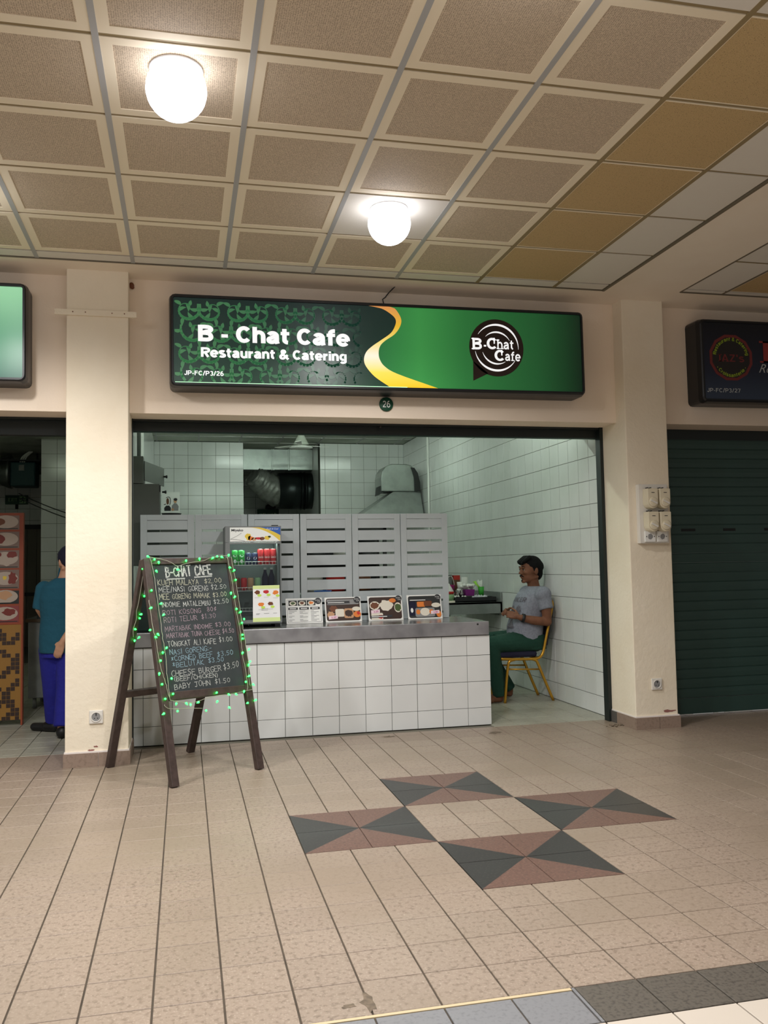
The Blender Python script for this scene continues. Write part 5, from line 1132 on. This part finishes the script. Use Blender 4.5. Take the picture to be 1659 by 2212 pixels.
# ------------------------------------------------------------------ steel side table and what stands on it
TX0, TX1, TY0, TY1, TZ = 2.206, 2.832, 5.0, 6.3, .852
t = thing('steel_side_table', 'stainless steel side table along the tiled wall beyond the seated man', 'table', (2.5, 5.6, 0))
MB().box(TX0, TX1, TY0, TY1, TZ-.02, TZ).box(TX0, TX1, TY0, TY0+.012, .728, TZ).box(TX0, TX0+.012, TY0, TY1, .728, TZ).build('tabletop', 'steel_dull', t)
MB().box(TX1-.018, TX1, TY0, TY1, .735, .955).build('splashback', 'steel_dull', t)
for y in (TY0+.10, TY1-.08): MB().tube([(TX0+.05, y, .0), (TX0+.05, y, TZ-.02)], .018, 10).build('leg', 'steel_dull', t)
MB().box(TX1, XR-.002, TY0+.1, TY1-.1, .70, .78).build('wall_bracket', 'steel_dull', t)
t = thing('serving_tray', 'long black tray holding cups and napkins on the steel side table', 'tray', (2.53, 5.2, TZ))
MB().box(2.32, 2.79, 5.06, 5.55, TZ, TZ+.012).box(2.32, 2.79, 5.06, 5.075, TZ, .905).box(2.32, 2.79, 5.535, 5.55, TZ, .905).box(2.32, 2.335, 5.075, 5.535, TZ, .905).box(2.775, 2.79, 5.075, 5.535, TZ, .905).box(2.335, 2.775, 5.15, 5.535, .89, .908).build('tray_body', 'tray_black', t)
MB().box(2.55, 2.655, 5.085, 5.14, TZ+.012, .885).build('red_insert', 'red', t)
ZT_ = .9085
t = thing('water_jug', 'tall gray jug at the screen end of the side table', 'jug', (2.335, 5.36, ZT_))
MB().lathe([(.048, 0), (.052, .02), (.050, .16), (.046, .225), (.052, .24), (.046, .236), (.044, .02), (.0001, .015)], (2.365, 5.46, ZT_), 18).build('jug_body', 'grey_jug', t)
MB().tube(smooth([(2.32, 5.42, 1.10), (2.285, 5.42, 1.10), (2.28, 5.42, 1.03), (2.318, 5.42, .98)]), .007, 8).build('handle', 'grey_jug', t)
t = thing('carton_box', 'red and brown drink powder box behind the white cups', 'box', (2.46, 5.42, ZT_))
MB().box(2.425, 2.50, 5.42, 5.48, ZT_, 1.09).build('lower_panel', 'box_brown', t); MB().box(2.425, 2.50, 5.42, 5.48, 1.09, 1.14).build('upper_panel', 'red_box', t)
t = thing('cup_stack', 'tall stack of white paper cups on the side table', 'cups', (2.52, 5.32, ZT_))
for k in range(8): MB().lathe([(.036, .118-.0*k), (.037, .115), (.026, .0), (.0001, .0)], (2.52, 5.32, ZT_+.002+.013*k), 16).build('paper_cup', 'white', t)
t = thing('paper_cup', 'single white cup beside the tall cup stack', 'cup', (2.452, 5.30, ZT_)); MB().lathe([(.026, 0), (.034, .085), (.032, .085), (.024, .004), (.0001, .004)], (2.458, 5.30, ZT_+.075), 14).build('cup_body', 'white', t); MB().lathe([(.026, 0), (.034, .085), (.032, .085), (.024, .004), (.0001, .004)], (2.458, 5.30, ZT_), 14).build('cup_body', 'white', t)
t = thing('tissue_basket', 'purple plastic basket stuffed with white tissue', 'basket', (2.53, 5.22, ZT_))
mb = MB()
for z0, z1, a, b_ in ((0, .078, .046, .056),): mb.prism([(-a, -a*.8), (a, -a*.8), (b_, b_*.8), (-b_, b_*.8)], lambda p, q, d: Vector((2.53+p, 5.17+d*.1, ZT_+.04+q*.86)), 0, .9)
mb.build('basket_body', 'purple', t, .004)
mb = MB(); rr = random.Random(3)
for k in range(11): mb.ell((2.495+rr.uniform(-.03, .085), 5.17+rr.uniform(.01, .08), ZT_+.10+rr.uniform(-.012, .028)), (rr.uniform(.02, .038), .025, rr.uniform(.012, .022)), 9, 6)
mb.build('tissue', 'tissue', t)
t = thing('straw_cup', 'bright green cup full of straws and paper sticks', 'cup', (2.645, 5.2, ZT_))
MB().lathe([(.026, 0), (.034, .105), (.031, .105), (.024, .005), (.0001, .005)], (2.668, 5.2, ZT_), 18).build('cup_body', 'cup_green', t)
for k in range(10):
    lime = k < 5; a = rr.uniform(-.02, .02); top = (2.60-.008*k+.01, 5.2+rr.uniform(-.02, .02), ZT_+rr.uniform(.14, .17)) if lime else (2.63+.011*(k-5), 5.2+rr.uniform(-.02, .02), ZT_+rr.uniform(.165, .18))
    MB().tube([(2.668+a*.6, 5.2+rr.uniform(-.015, .015), ZT_+.01), (2.655+.005*(k-4), 5.2, ZT_+.10), top], .0055 if lime else .0065, 6).build('straw', 'lime_straw' if lime else 'white', t)
for i, x in enumerate((2.335, 2.385, 2.438)):
    t = thing('condiment_pot', ('shiny steel condiment pot at the jug end of the row', 'middle shiny steel condiment pot', 'shiny steel condiment pot touching the purple tissue basket')[i], 'pot', (x, 5.19+.01*i, ZT_), 'steel condiment pots')
    MB().lathe([(.018, 0), (.026, .012), (.027, .035), (.020, .055), (.022, .060)], (x, 5.19, ZT_), 16).build('pot_body', 'steel', t); MB().lathe([(.022, .060), (.018, .070), (.004, .075), (.006, .082), (.0001, .085)], (x, 5.19, ZT_), 16).build('lid', 'steel', t)
t = thing('pink_tub', 'magenta plastic tub behind the steel condiment pots', 'tub', (2.36, 5.33, ZT_)); MB().lathe([(.040, 0), (.05, .125), (.052, .128), (.047, .128), (.038, .006), (.0001, .006)], (2.358, 5.34, ZT_), 18).build('tub_body', 'magenta', t)
MB().tube(smooth([(2.31, 5.34, ZT_+.125), (2.33, 5.34, ZT_+.20), (2.36, 5.34, ZT_+.225), (2.39, 5.34, ZT_+.20), (2.406, 5.34, ZT_+.125)]), .003, 6).build('handle', 'white', t)
def crumple(name, label, cat, mname, c, r, seed, n=9):
    mb = MB(); q = random.Random(seed)
    for k in range(n):
        p = Vector((c[0]+q.uniform(-r[0], r[0]), c[1]+q.uniform(-r[1], r[1]), c[2])); s_ = q.uniform(.35, .6)
        vs = []; m_ = 7
        for i in range(m_): vs.append(p + Vector((r[0]*s_*math.cos(2*PI*i/m_)*q.uniform(.6, 1.2), r[1]*s_*math.sin(2*PI*i/m_)*q.uniform(.6, 1.2), q.uniform(.0, r[2]*.5))))
        vs.append(p+Vector((0, 0, r[2]*q.uniform(.6, 1)))); mb.add(vs, [(i, (i+1) % m_, m_) for i in range(m_)] + [tuple(range(m_))[::-1]])
    tag(mb.build(name, mname), label, cat)
crumple('plastic_bag', 'crumpled clear plastic bag lying before the green straw cup', 'bag', 'bag', (2.62, 5.115, .8865), (.085, .03, .05), 2)
crumple('paper_napkin', 'crumpled white napkin below the steel pots, nearest the jug', 'napkin', 'tissue', (2.35, 5.11, .9085), (.03, .025, .025), 5, 5)
crumple('paper_napkin', 'crumpled white napkin next to the purple tissue basket', 'napkin', 'tissue', (2.435, 5.11, .9085), (.03, .025, .02), 6, 5)
t = thing('folded_paper', 'small folded white paper lying at the wall end of the side table', 'paper', (2.80, 5.3, TZ)); MB().prism([(0, 0), (.055, 0), (.05, .002), (.002, .012)], lambda a, b, d: Vector((2.735+a, 5.3+d, .9082+b)), 0, .04).build('sheet', 'paper', t)
t = thing('paper_cone', 'white paper cone above the red lid at the screen end of the table', 'cone', (2.268, 5.1, TZ)); MB().lathe([(.05, .0), (.05, .004), (.004, .085), (.0001, .086)], (2.268, 5.1, .972), 16).build('cone', 'white', t)
MB().lathe([(.05, 0), (.056, .02), (.052, .028), (.0001, .03)], (2.268, 5.1, .943), 16).build('red_lid', 'red', t); MB().lathe([(.045, 0), (.058, .04), (.050, .068), (.0001, .07)], (2.268, 5.1, .8745), 16).build('green_bowl', 'pale_green', t)
MB().box(2.212, 2.318, 5.05, 5.15, TZ+.001, .8745).build('pale_dish', 'rice', t)

# ------------------------------------------------------------------ kitchen seen over and through the screens
t = thing('work_table', 'steel work table behind the slatted screens', 'table', (.6, 4.1, 0))
MB().box(-.3, 1.5, 3.75, 4.4, .99, 1.02).build('tabletop', 'steel_dull', t)
for x in (-.25, 1.45):
    for y in (3.80, 4.35): MB().tube([(x, y, 0), (x, y, .99)], .018, 8).build('leg', 'steel_dull', t)
t = thing('blue_tray', 'blue plastic tray glimpsed through a gap of the screen beside the fridge', 'tray', (.70, 3.9, 1.0205)); MB().lathe([(.070, 0), (.078, .016), (.082, .017), (.074, .004), (.0001, .004)], (.70, 3.87, 1.0325), 24).build('tray_rim', 'blue', t)
MB().lathe([(.06, 0), (.06, .012), (.0001, .012)], (.70, 3.87, 1.0205), 20).build('tray_foot', 'blue', t)
t = thing('storage_rack', 'dark storage rack with pots glimpsed through the screen gaps', 'rack', (1.2, 6.2, 0))
for x in (.80, 1.75):
    for y in (5.9, 6.3): MB().box(x-.02, x+.02, y-.02, y+.02, 0, 1.72).build('post', 'dark', t)
for z in (.5, .95, 1.3, 1.68): MB().box(.78, 1.77, 5.88, 6.32, z, z+.03).build('shelf', 'dark', t)
MB().box(.80, 1.75, 6.30, 6.32, .5, 1.70).build('back_sheet', 'dark', t)
for i, (x, z, r_, h, c) in enumerate(((.95, .9805, .10, .2, 'steel_pot'), (1.2, .9805, .11, .17, 'red'), (1.5, .9805, .12, .22, 'brown'), (.98, 1.3305, .10, .2, 'dark'), (1.3, 1.3305, .12, .2, 'steel_pot'), (1.6, 1.3305, .1, .24, 'dark'))):
    p = thing('cooking_pot', ('steel pot on the lower rack shelf behind the screens', 'red pot on the lower rack shelf behind the screens', 'brown pot on the lower rack shelf behind the screens', 'dark pot at the fridge side of the upper rack shelf', 'steel pot on the upper rack shelf behind the screens', 'dark tall pot at the wall side of the upper rack shelf')[i], 'pot', (x, 6.1, z), 'pots on the storage rack')
    MB().lathe([(r_*.95, 0), (r_, .02), (r_, h), (r_*.96, h), (r_*.95, .01), (.0001, .01)], (x, 6.1, z), 18).build('pot_body', c, p)
t = thing('electrical_cabinet', 'dark gray electrical cabinet with an open flap on the cafe side wall', 'cabinet', (-.83, 3.5, 1.45))
MB().box(-.94, -.708, 3.40, 3.72, 1.30, 1.967).build('main_box', 'cabinet_gray', t, .004); MB().box(-.94, -.836, 3.40, 3.72, 1.97, 2.194).build('upper_box', 'cabinet_gray', t, .004)
mb = MB(); mb.prism([(-.832, 3.42), (-.690, 3.95), (-.684, 3.945), (-.826, 3.415)], lambda a, b, d: Vector((a, b, d)), 1.995, 2.155); mb.build('flap_door', 'cabinet_gray', t)
for p in ((-.690, 3.93, 2.08), (-.690, 3.47, 1.905)): MB().lathe([(.008, 0), (.008, .02), (.014, .022), (.014, .034), (.0001, .036)], p, 10, axis='x').build('latch', 'black', t)
MB().box(-.712, -.700, 3.392, 3.42, 1.90, 1.955).build('hinge', 'black', t)
t = thing('kitchen_locker', 'tall gray locker beside the electrical cabinet, behind the screens', 'locker', (-.62, 4.35, 0))
MB().box(-.80, -.46, 4.15, 4.6, 0, 1.755).build('locker_body', 'cabinet_gray', t, .006); MB().box(-.79, -.47, 4.142, 4.15, .05, 1.70).build('door', 'cabinet_gray', t)
t = thing('black_base_plate', 'black rounded stand under the appliance carton', 'stand', (-.62, 4.3, 1.756)); MB().lathe([(.075, 0), (.085, .012), (.090, .02), (.0001, .022)], (-.625, 4.25, 1.756), 24).build('plate', 'black', t)
t = thing('appliance_carton', 'white printed carton showing a coffee jug and a man, above the screens', 'carton', (-.63, 4.27, 1.779))
MB().box(-.713, -.553, 4.2, 4.36, 1.779, 1.969).build('box', 'carton', t)
f = Fr((0, 4.2, 1.779), (1, 0, 0), (0, 0, 1)); pr = MB(); pr.add([f(-.69+.0, .045, .001), f(-.672, .066, .001), f(-.645, .066, .001), f(-.63, .045, .001), f(-.632, .018, .001), f(-.688, .018, .001)], [(0, 1, 2, 3, 4, 5)])
jg = pr.build('jug_print', 'black', t)
mb = MB(); disc(mb, f, -.659, .105, .012, .030, .001, n=16); mb.build('jug_glass_print', 'box_brown', t)
mb = MB(); ribbon(mb, smooth([(-.672, .138), (-.65, .145), (-.637, .13), (-.634, .10), (-.64, .075)]), .005, f, .0014); ribbon(mb, [(-.69, .075), (-.675, .08)], .006, f, .0014); mb.build('jug_handle_print', 'black', t)
mb = MB(); mb.add([f(a, b, .001) for a, b in ((-.625, .02), (-.565, .02), (-.562, .06), (-.578, .085), (-.600, .088), (-.622, .066))], [tuple(range(6))]); mb.build('man_shirt_print', 'gray', t)
for q in ((-.592, .108, .014, .020), (-.615, .03, .012, .012)): mb = MB(); disc(mb, f, *q, .0015, n=14); mb.build('man_skin_print', 'tan', t)
mb = MB(); disc(mb, f, -.590, .122, .017, .013, .0018, n=14); mb.build('man_hair_print', 'black', t)
# ventilation
t = thing('ventilation_duct', 'shiny rectangular steel duct under the ceiling in the opening', 'duct', (.95, 10.1, 2.83))
for a, b_ in ((.36, .86), (.862, 1.14), (1.142, 1.515)): MB().box(a, b_, 9.95, 10.35, 2.83, 3.155).build('duct_section', 'galv', t)
for x in (.86, .885, 1.125, 1.15): MB().box(x-.008, x+.008, 9.935, 10.36, 2.82, 3.16).build('flange', 'galv', t)
t = thing('exhaust_pipe', 'big black round exhaust pipe with a crumpled silver elbow', 'duct', (1.0, 10.1, 2.2))
MB().tube([(.98, 10.15, 2.505), (1.40, 10.15, 2.505)], .297, 24).build('pipe_section', 'duct_black', t); MB().tube([(1.40, 10.15, 2.505), (1.515, 10.15, 2.505)], .295, 24).build('pipe_section', 'duct_black', t)
for x in (1.34, 1.40): MB().tube([(x-.008, 10.15, 2.505), (x+.008, 10.15, 2.505)], .309, 24).build('band', 'duct_black', t)
mb = MB(); pth = [(1.0, 10.15, 2.505), (.90, 10.12, 2.51), (.80, 10.08, 2.57), (.70, 10.04, 2.64), (.62, 10.0, 2.69), (.56, 9.97, 2.73)]; mb.tube(smooth(pth, 5), [.262+.008*math.sin(k*2.1)-.004*k for k in range(26)], 20); r2 = random.Random(8)
mb.v = [(x+r2.uniform(-.012, .012), y+r2.uniform(-.012, .012), z+r2.uniform(-.012, .012)) for x, y, z in mb.v]; mb.build('elbow', 'foil', t)
t = thing('extractor_hood', 'steel extractor hood with a rounded fan housing on top, by the tiled wall', 'hood', (2.4, 8.2, 1.95))
mb = MB(); P0 = [(1.92, 7.95), (2.80, 7.95), (2.80, 8.7), (1.92, 8.7)]; P1 = [(2.40, 8.10), (2.80, 8.10), (2.80, 8.6), (2.40, 8.6)]
mb.add([(x, y, 1.93) for x, y in P0] + [(x, y, 1.99) for x, y in P0] + [(x, y, 2.315) for x, y in P1], [(0, 1, 5, 4), (1, 2, 6, 5), (2, 3, 7, 6), (3, 0, 4, 7), (4, 5, 9, 8), (5, 6, 10, 9), (6, 7, 11, 10), (7, 4, 8, 11), (8, 9, 10, 11), (0, 1, 2, 3)]); mb.build('canopy', 'steel_dull', t)
mb = MB(); prof = [(2.22, 2.318), (2.22, 2.52), (2.235, 2.60), (2.29, 2.675), (2.37, 2.71), (2.60, 2.71), (2.67, 2.69), (2.73, 2.62), (2.76, 2.50), (2.765, 2.318)]
mb.prism(prof, lambda a, b, d: Vector((a, d, b)), 8.08, 8.5); mb.build('fan_housing', 'galv', t, .01)
mb = MB(); mb.prism([(2.705, 2.318), (2.70, 2.52), (2.672, 2.62), (2.655, 2.66), (2.705, 2.655), (2.755, 2.58), (2.785, 2.45), (2.79, 2.318)], lambda a, b, d: Vector((a, d, b)), 8.05, 8.078); mb.build('drive_belt_cover', 'black', t)
mb = MB(); mb.prism([(2.195, 2.27), (2.215, 2.40), (2.24, 2.40), (2.27, 2.318)], lambda a, b, d: Vector((a, d, b)), 8.1, 8.4); mb.build('bracket', 'dark', t)
t = thing('orbit_fan', 'pale ceiling fan with a cone mount in front of the duct', 'fan', (1.13, 8.35, HS))
MB().lathe([(.02, -.005), (.045, -.02), (.10, -.13), (.11, -.15), (.05, -.16), (.0001, -.16)], (1.12, 8.35, HS), 20).build('cone_mount', 'shop_ceiling', t); MB().lathe([(.04, -.16), (.15, -.185), (.17, -.20), (.13, -.215), (.05, -.225), (.0001, -.23)], (1.12, 8.35, HS), 24).build('fan_cage', 'white', t)
for k in range(3):
    q = 2*PI*k/3+.3; MB().prism([(0, -.02), (.42, -.05), (.44, .04), (0, .02)], lambda a, b, d: Vector((1.12+a*math.cos(q)-b*math.sin(q), 8.35+a*math.sin(q)+b*math.cos(q), HS-.17+d+b*.15)), 0, .006).build('blade', 'white', t)
t = thing('exit_sign', 'dark green sign lettered KELUAR under the black exhaust pipe', 'sign', (.98, 11.98, 2.1)); MB().box(.785, 1.175, 11.96, 12.0, 2.10, 2.33).build('plate', 'exit_green', t)
mb = MB(); grot(mb, 'KELUAR', Fr((0, 11.9585, 0), (1, 0, 0), (0, 0, 1)), .83, 2.17, .30, .09, .18, .15, .001); mb.build('lettering', 'pale_green', t)
MB().lathe([(.10, 0), (.09, .06), (.03, .09), (.03, .14)], (1.02, 11.9, 2.335), 14).build('lamp_mount', 'black', t)

# ------------------------------------------------------------------ neighbouring shop
BY = 3.895
t = thing('menu_stand', 'orange edged menu stand of food pictures over a woven zigzag panel', 'stand', (-2.1, BY, 0))
MB().box(-2.36, -1.836, BY, BY+.05, .83, 1.766).build('picture_board', 'orange_frame', t, .003); MB().box(-2.36, -1.836, BY, BY+.05, .045, .83).build('woven_board', 'woven_yellow', t)
MB().box(-1.846, -1.832, BY-.004, BY+.054, 0, 1.766).build('side_post', 'orange_frame', t); MB().box(-2.364, -2.35, BY-.004, BY+.054, 0, 1.766).build('side_post', 'orange_frame', t)
mb = MB(); k = .0345
zig = ['..##....##..', '.####..####.', '##.##.##.##.', '#...###...##', '...#####....', '..##.###.##.', '.##...##..##', '##.....##...']
for r_ in range(22):
    row = zig[r_ % 8]
    for c_ in range(14):
        if row[(c_ + (r_//8)*2) % 12] == '#': mb.box(-2.34+k*c_+.002, -2.34+k*(c_+1)-.001, BY-.003, BY, .80-k*(r_+1)+.002, .80-k*r_-.002)
o = mb.build('weave', 'woven_brown', t); o['kind'] = 'stuff'
f = Fr((0, BY, 0), (1, 0, 0), (0, 0, 1))
M['photo_bg'] = mat('photo_bg', (128, 106, 96), .5); M['photo_pink'] = mat('photo_pink', (140, 62, 62), .5)
M['plate_cream'] = mat('plate_cream', (182, 166, 152), .5); M['meat'] = mat('meat', (120, 44, 36), .5)
PB = [(1.620, 1.745), (1.465, 1.609), (1.298, 1.453), (1.127, 1.290), (1.0, 1.116), (.845, .988)]
for i, (z0, z1) in enumerate(PB):
    for c_ in range(2):
        x1 = -1.865-.245*c_; x0 = x1-.235; o = MB().box(x0, x1, BY-.003, BY, z0+.004, z1-.002).build('food_photo', 'photo_bg' if i < 4 else ('dark' if i == 4 else 'photo_pink'), t); cx, cz = (x0+x1)/2, (z0+z1)/2+.008
        mb = MB(); disc(mb, f, cx+.01, cz, .10, .055, .0036, n=22); mb.build('plate_print', 'plate_cream', o)
        for q, (a, b_, ra, rb_, c) in enumerate({0: [(-.05, 0, .05, .035, 'brown')], 1: [(-.05, -.005, .055, .04, 'meat')], 2: [(.005, -.015, .05, .045, 'plate_cream'), (.06, .03, .04, .028, 'meat'), (-.06, .03, .04, .025, 'meat')], 3: [(.065, 0, .035, .05, 'meat'), (.0, 0, .042, .045, 'plate_cream'), (.005, .004, .016, .016, 'yellow')], 4: [(0, .01, .06, .035, 'tan')], 5: [(.04, .01, .05, .03, 'meat'), (-.04, -.01, .035, .03, 'plate_cream')]}[i]):
            mb = MB(); blob(mb, f, cx+a, cz+b_, ra, rb_, .0045+.0008*q, seed=i*5+q); mb.build('food_print', c, o)
        mb = MB(); rect(mb, f, x0+.02, x1-.01, z0+.010, z0+.016, .0045); mb.build('caption_line', 'dark_green', o)
t = thing('kitchen_cabinet', 'steel kitchen cabinet behind the person in the teal shirt', 'cabinet', (-1.62, 4.95, 0))
MB().box(-1.93, -1.34, 4.75, 5.3, .10, .80).build('cabinet_body', 'steel_dull', t, .004); MB().box(-1.95, -1.33, 4.73, 5.3, .80, .83).build('cabinet_top', 'steel', t)
for x in (-1.88, -1.40):
    for y in (4.80, 5.24): MB().tube([(x, y, 0), (x, y, .10)], .018, 8).build('leg', 'steel_dull', t)
t = thing('vegetable_crate', 'dark green plastic crate on the steel kitchen cabinet', 'crate', (-1.70, 4.95, .8305))
MB().box(-1.86, -1.56, 4.80, 5.1, .8305, .845).box(-1.86, -1.56, 4.80, 4.815, .845, .955).box(-1.86, -1.56, 5.085, 5.1, .845, .955).box(-1.86, -1.845, 4.815, 5.085, .845, .955).box(-1.575, -1.56, 4.815, 5.085, .845, .955).build('crate_body', 'dark_green', t)
t = thing('back_door', 'gray brown boarded door at the back of the neighbouring shop', 'door', (-3.03, 11.97, 0))
for k in range(3): MB().box(-3.29+.155*k, -3.141+.155*k, 11.955, 11.995, 0, 2.0).build('board', 'door_gray', t)
MB().box(-3.32, -2.80, 11.94, 12.0, 2.0, 2.08).box(-3.32, -3.295, 11.94, 12.0, 0, 2.0).box(-2.825, -2.80, 11.94, 12.0, 0, 2.0).build('door_frame', 'dark', t); MB().box(-3.295, -2.825, 11.94, 11.955, .86, .92).build('cross_rail', 'dark', t)
t = thing('exit_sign', 'green EXIT sign with a running figure in the neighbouring shop', 'sign', (-3.2, 11.98, 2.4)); z0 = 2.43
MB().box(-3.49, -3.13, 11.94, 12.0, z0, z0+.155).build('plate', 'exit_green', t); f = Fr((0, 11.939, 0), (1, 0, 0), (0, 0, 1))
mb = MB(); grot(mb, 'EXIT', f, -3.44, z0+.05, .14, .055, .2, .16, .001); mb.build('lettering', 'pale_green', t)
mb = MB(); rect(mb, f, -3.262, -3.160, z0+.016, z0+.140, .001); pg = mb.build('pictogram', 'pale_green', t)
mb = MB(); disc(mb, f, -3.205, z0+.122, .011, .011, .002, n=10)
for a in ([(-3.208, .108), (-3.215, .07)], [(-3.208, .105), (-3.18, .09), (-3.170, .10)], [(-3.21, .104), (-3.238, .098), (-3.246, .078)], [(-3.215, .07), (-3.19, .055), (-3.195, .028)], [(-3.215, .07), (-3.235, .045), (-3.255, .045)]): ribbon(mb, [(p, z0+q) for p, q in a], .012, f, .002)
mb.build('running_figure', 'exit_green', pg)
MB().tube([(-3.31, 11.97, 2.35), (-3.31, 11.97, z0)], .025, 8).build('bracket', 'black', t)
t = thing('exhaust_blower', 'silver exhaust blower with a cone and a teal motor under the ceiling', 'blower', (-3.2, 10.8, 2.5))
MB().lathe([(.10, -.30), (.26, .05), (.27, .10), (.0001, .10)], (-3.28, 10.8, 2.86), 18, axis='x').build('cone', 'galv', t); MB().box(-3.66, -3.52, 10.65, 10.95, 2.70, 2.98).build('inlet_box', 'galv', t)
MB().box(-3.17, -2.80, 10.6, 11.0, 2.62, 3.0).build('motor', 'teal_box', t, .02); MB().box(-3.04, -2.96, 10.58, 10.6, 2.86, 2.95).build('terminal_box', 'steel_dull', t)
for k in range(3): MB().tube(smooth([(-3.03+.03*k, 10.62, 2.98), (-2.99+.03*k, 10.6, 3.08), (-2.88+.02*k, 10.6, HS)]), .012, 6).build('hose', 'white', t)
MB().box(-3.8, -2.7, 10.55, 11.05, 3.01, 3.03).build('bracket', 'dark', t); 
for x in (-3.7, -2.8): MB().tube([(x, 10.8, 3.02), (x, 10.8, HS)], .012, 6).build('hanger', 'dark', t)
for i, (a, b_) in enumerate((((-2.75, 8.95, 2.36), (-1.232, 6.0, 1.76)), ((-2.75, 8.97, 2.30), (-1.232, 6.05, 1.70)))):
    A_, B_ = Vector(a), Vector(b_); tag(MB().tube([A_.lerp(B_, k/10) - Vector((0, 0, .05*math.sin(PI*k/10))) for k in range(11)], .007, 5).build('wire_span', 'dark'), ('upper thin wire slanting to the wall behind the person in teal', 'lower thin wire slanting to the wall behind the person in teal')[i], 'wire')
# the person in teal, seen from behind
pt = thing('person', 'person in teal shirt and blue trousers seen from behind in the neighbouring shop', 'person', (-1.46, 3.35, 0))
b = Body(); Hc2 = Vector((-1.405, 3.36, 1.335)); f2 = Vector((-.42, .9, -.22)); P, Q = head(b, Hc2, f2, .94)
b.chain([((-1.44, 3.34, 1.17), .058), ((-1.425, 3.345, 1.23), .052), ((-1.412, 3.35, 1.28), .052)])
b.loft([((-1.45, 3.35, .62), .145, .11), ((-1.45, 3.35, .75), .15, .11), ((-1.45, 3.35, .90), .14, .10), ((-1.45, 3.34, 1.05), .155, .105), ((-1.45, 3.335, 1.15), .14, .09), ((-1.445, 3.335, 1.19), .08, .07)])
AL = [((-1.585, 3.345, 1.13), .046), ((-1.615, 3.36, .98), .040), ((-1.60, 3.42, .93), .037), ((-1.55, 3.58, .90), .026)]
AR = [((-1.32, 3.34, 1.13), .046), ((-1.305, 3.30, .95), .040), ((-1.345, 3.25, .85), .036), ((-1.425, 3.215, .735), .026)]
b.chain(AL); b.chain(AR); hand(b, (-1.55, 3.58, .90), (.5, .85, -.1), (-.3, .1, .9), -1, .8, .9); hand(b, (-1.428, 3.214, .728), (-.35, -.05, -.9), (-.2, -.95, .1), 1, .6, .92)
LG = [[((-1.52, 3.36, .66), .09), ((-1.52, 3.42, .36), .062), ((-1.525, 3.50, .08), .04)], [((-1.385, 3.34, .66), .09), ((-1.40, 3.28, .36), .062), ((-1.425, 3.20, .08), .04)]]
for Lg in LG: b.chain(Lg)
b.build('body', 'skin_pale', pt, .0075, 4)
b = Body(); b.loft([((-1.455, 3.35, .635), .165, .135), ((-1.455, 3.35, .75), .168, .132), ((-1.452, 3.35, .90), .160, .122), ((-1.45, 3.34, 1.05), .172, .124), ((-1.45, 3.335, 1.15), .158, .108), ((-1.445, 3.335, 1.195), .09, .082), ((-1.44, 3.335, 1.215), .062, .062)])
for A_, e in ((AL, (-1.615, 3.362, .975)), (AR, (-1.303, 3.295, .94))): b.ell(A_[0][0], (.062, .062, .066)); b.fru(Vector(A_[0][0])+Vector((0, 0, .02)), .062, e, .062)
b.build('shirt', 'teal', pt, .0075, 5)
b = Body()
for Lg in LG: b.chain([(Lg[0][0], .108), (Lg[1][0], .086)], 18); b.fru(Lg[1][0], .086, Lg[2][0], .070)
b.loft([((-1.45, 3.35, .60), .155, .125), ((-1.45, 3.35, .68), .155, .125)]); b.build('trousers', 'blue_cloth', pt, .0075, 4)
b = Body(); b.ell(P(-.012, 0, .045), (.106, .084, .095), Q); b.ell(P(-.06, 0, .0), (.052, .068, .062), Q); b.ell(P(.04, 0, .085), (.07, .07, .04), Q); b.build('cap', 'navy', pt, .007, 3)
mb = MB(); mb.prism([(-1.50, 1.20), (-1.475, 1.33), (-1.462, 1.33), (-1.455, 1.21)], lambda a, b_, d: Vector((a, d, b_)), 3.40, 3.43); mb.build('collar_flap', 'teal', pt)
for Lg, hx, tx in ((LG[0], (-1.52, 3.47), (-1.66, 3.56)), (LG[1], (-1.425, 3.17), (-1.46, 3.36))):
    b = Body(); h_, t_ = Vector((*hx, 0)), Vector((*tx, 0)); d = (t_-h_).normalized(); b.cap(h_+Vector((0, 0, .045)), .045, h_+d*.07+Vector((0, 0, .04)), .042); b.cap(h_+d*.06+Vector((0, 0, .036)), .036, h_+d*.2+Vector((0, 0, .032)), .032); b.build('shoe', 'black', pt, .006, 3)
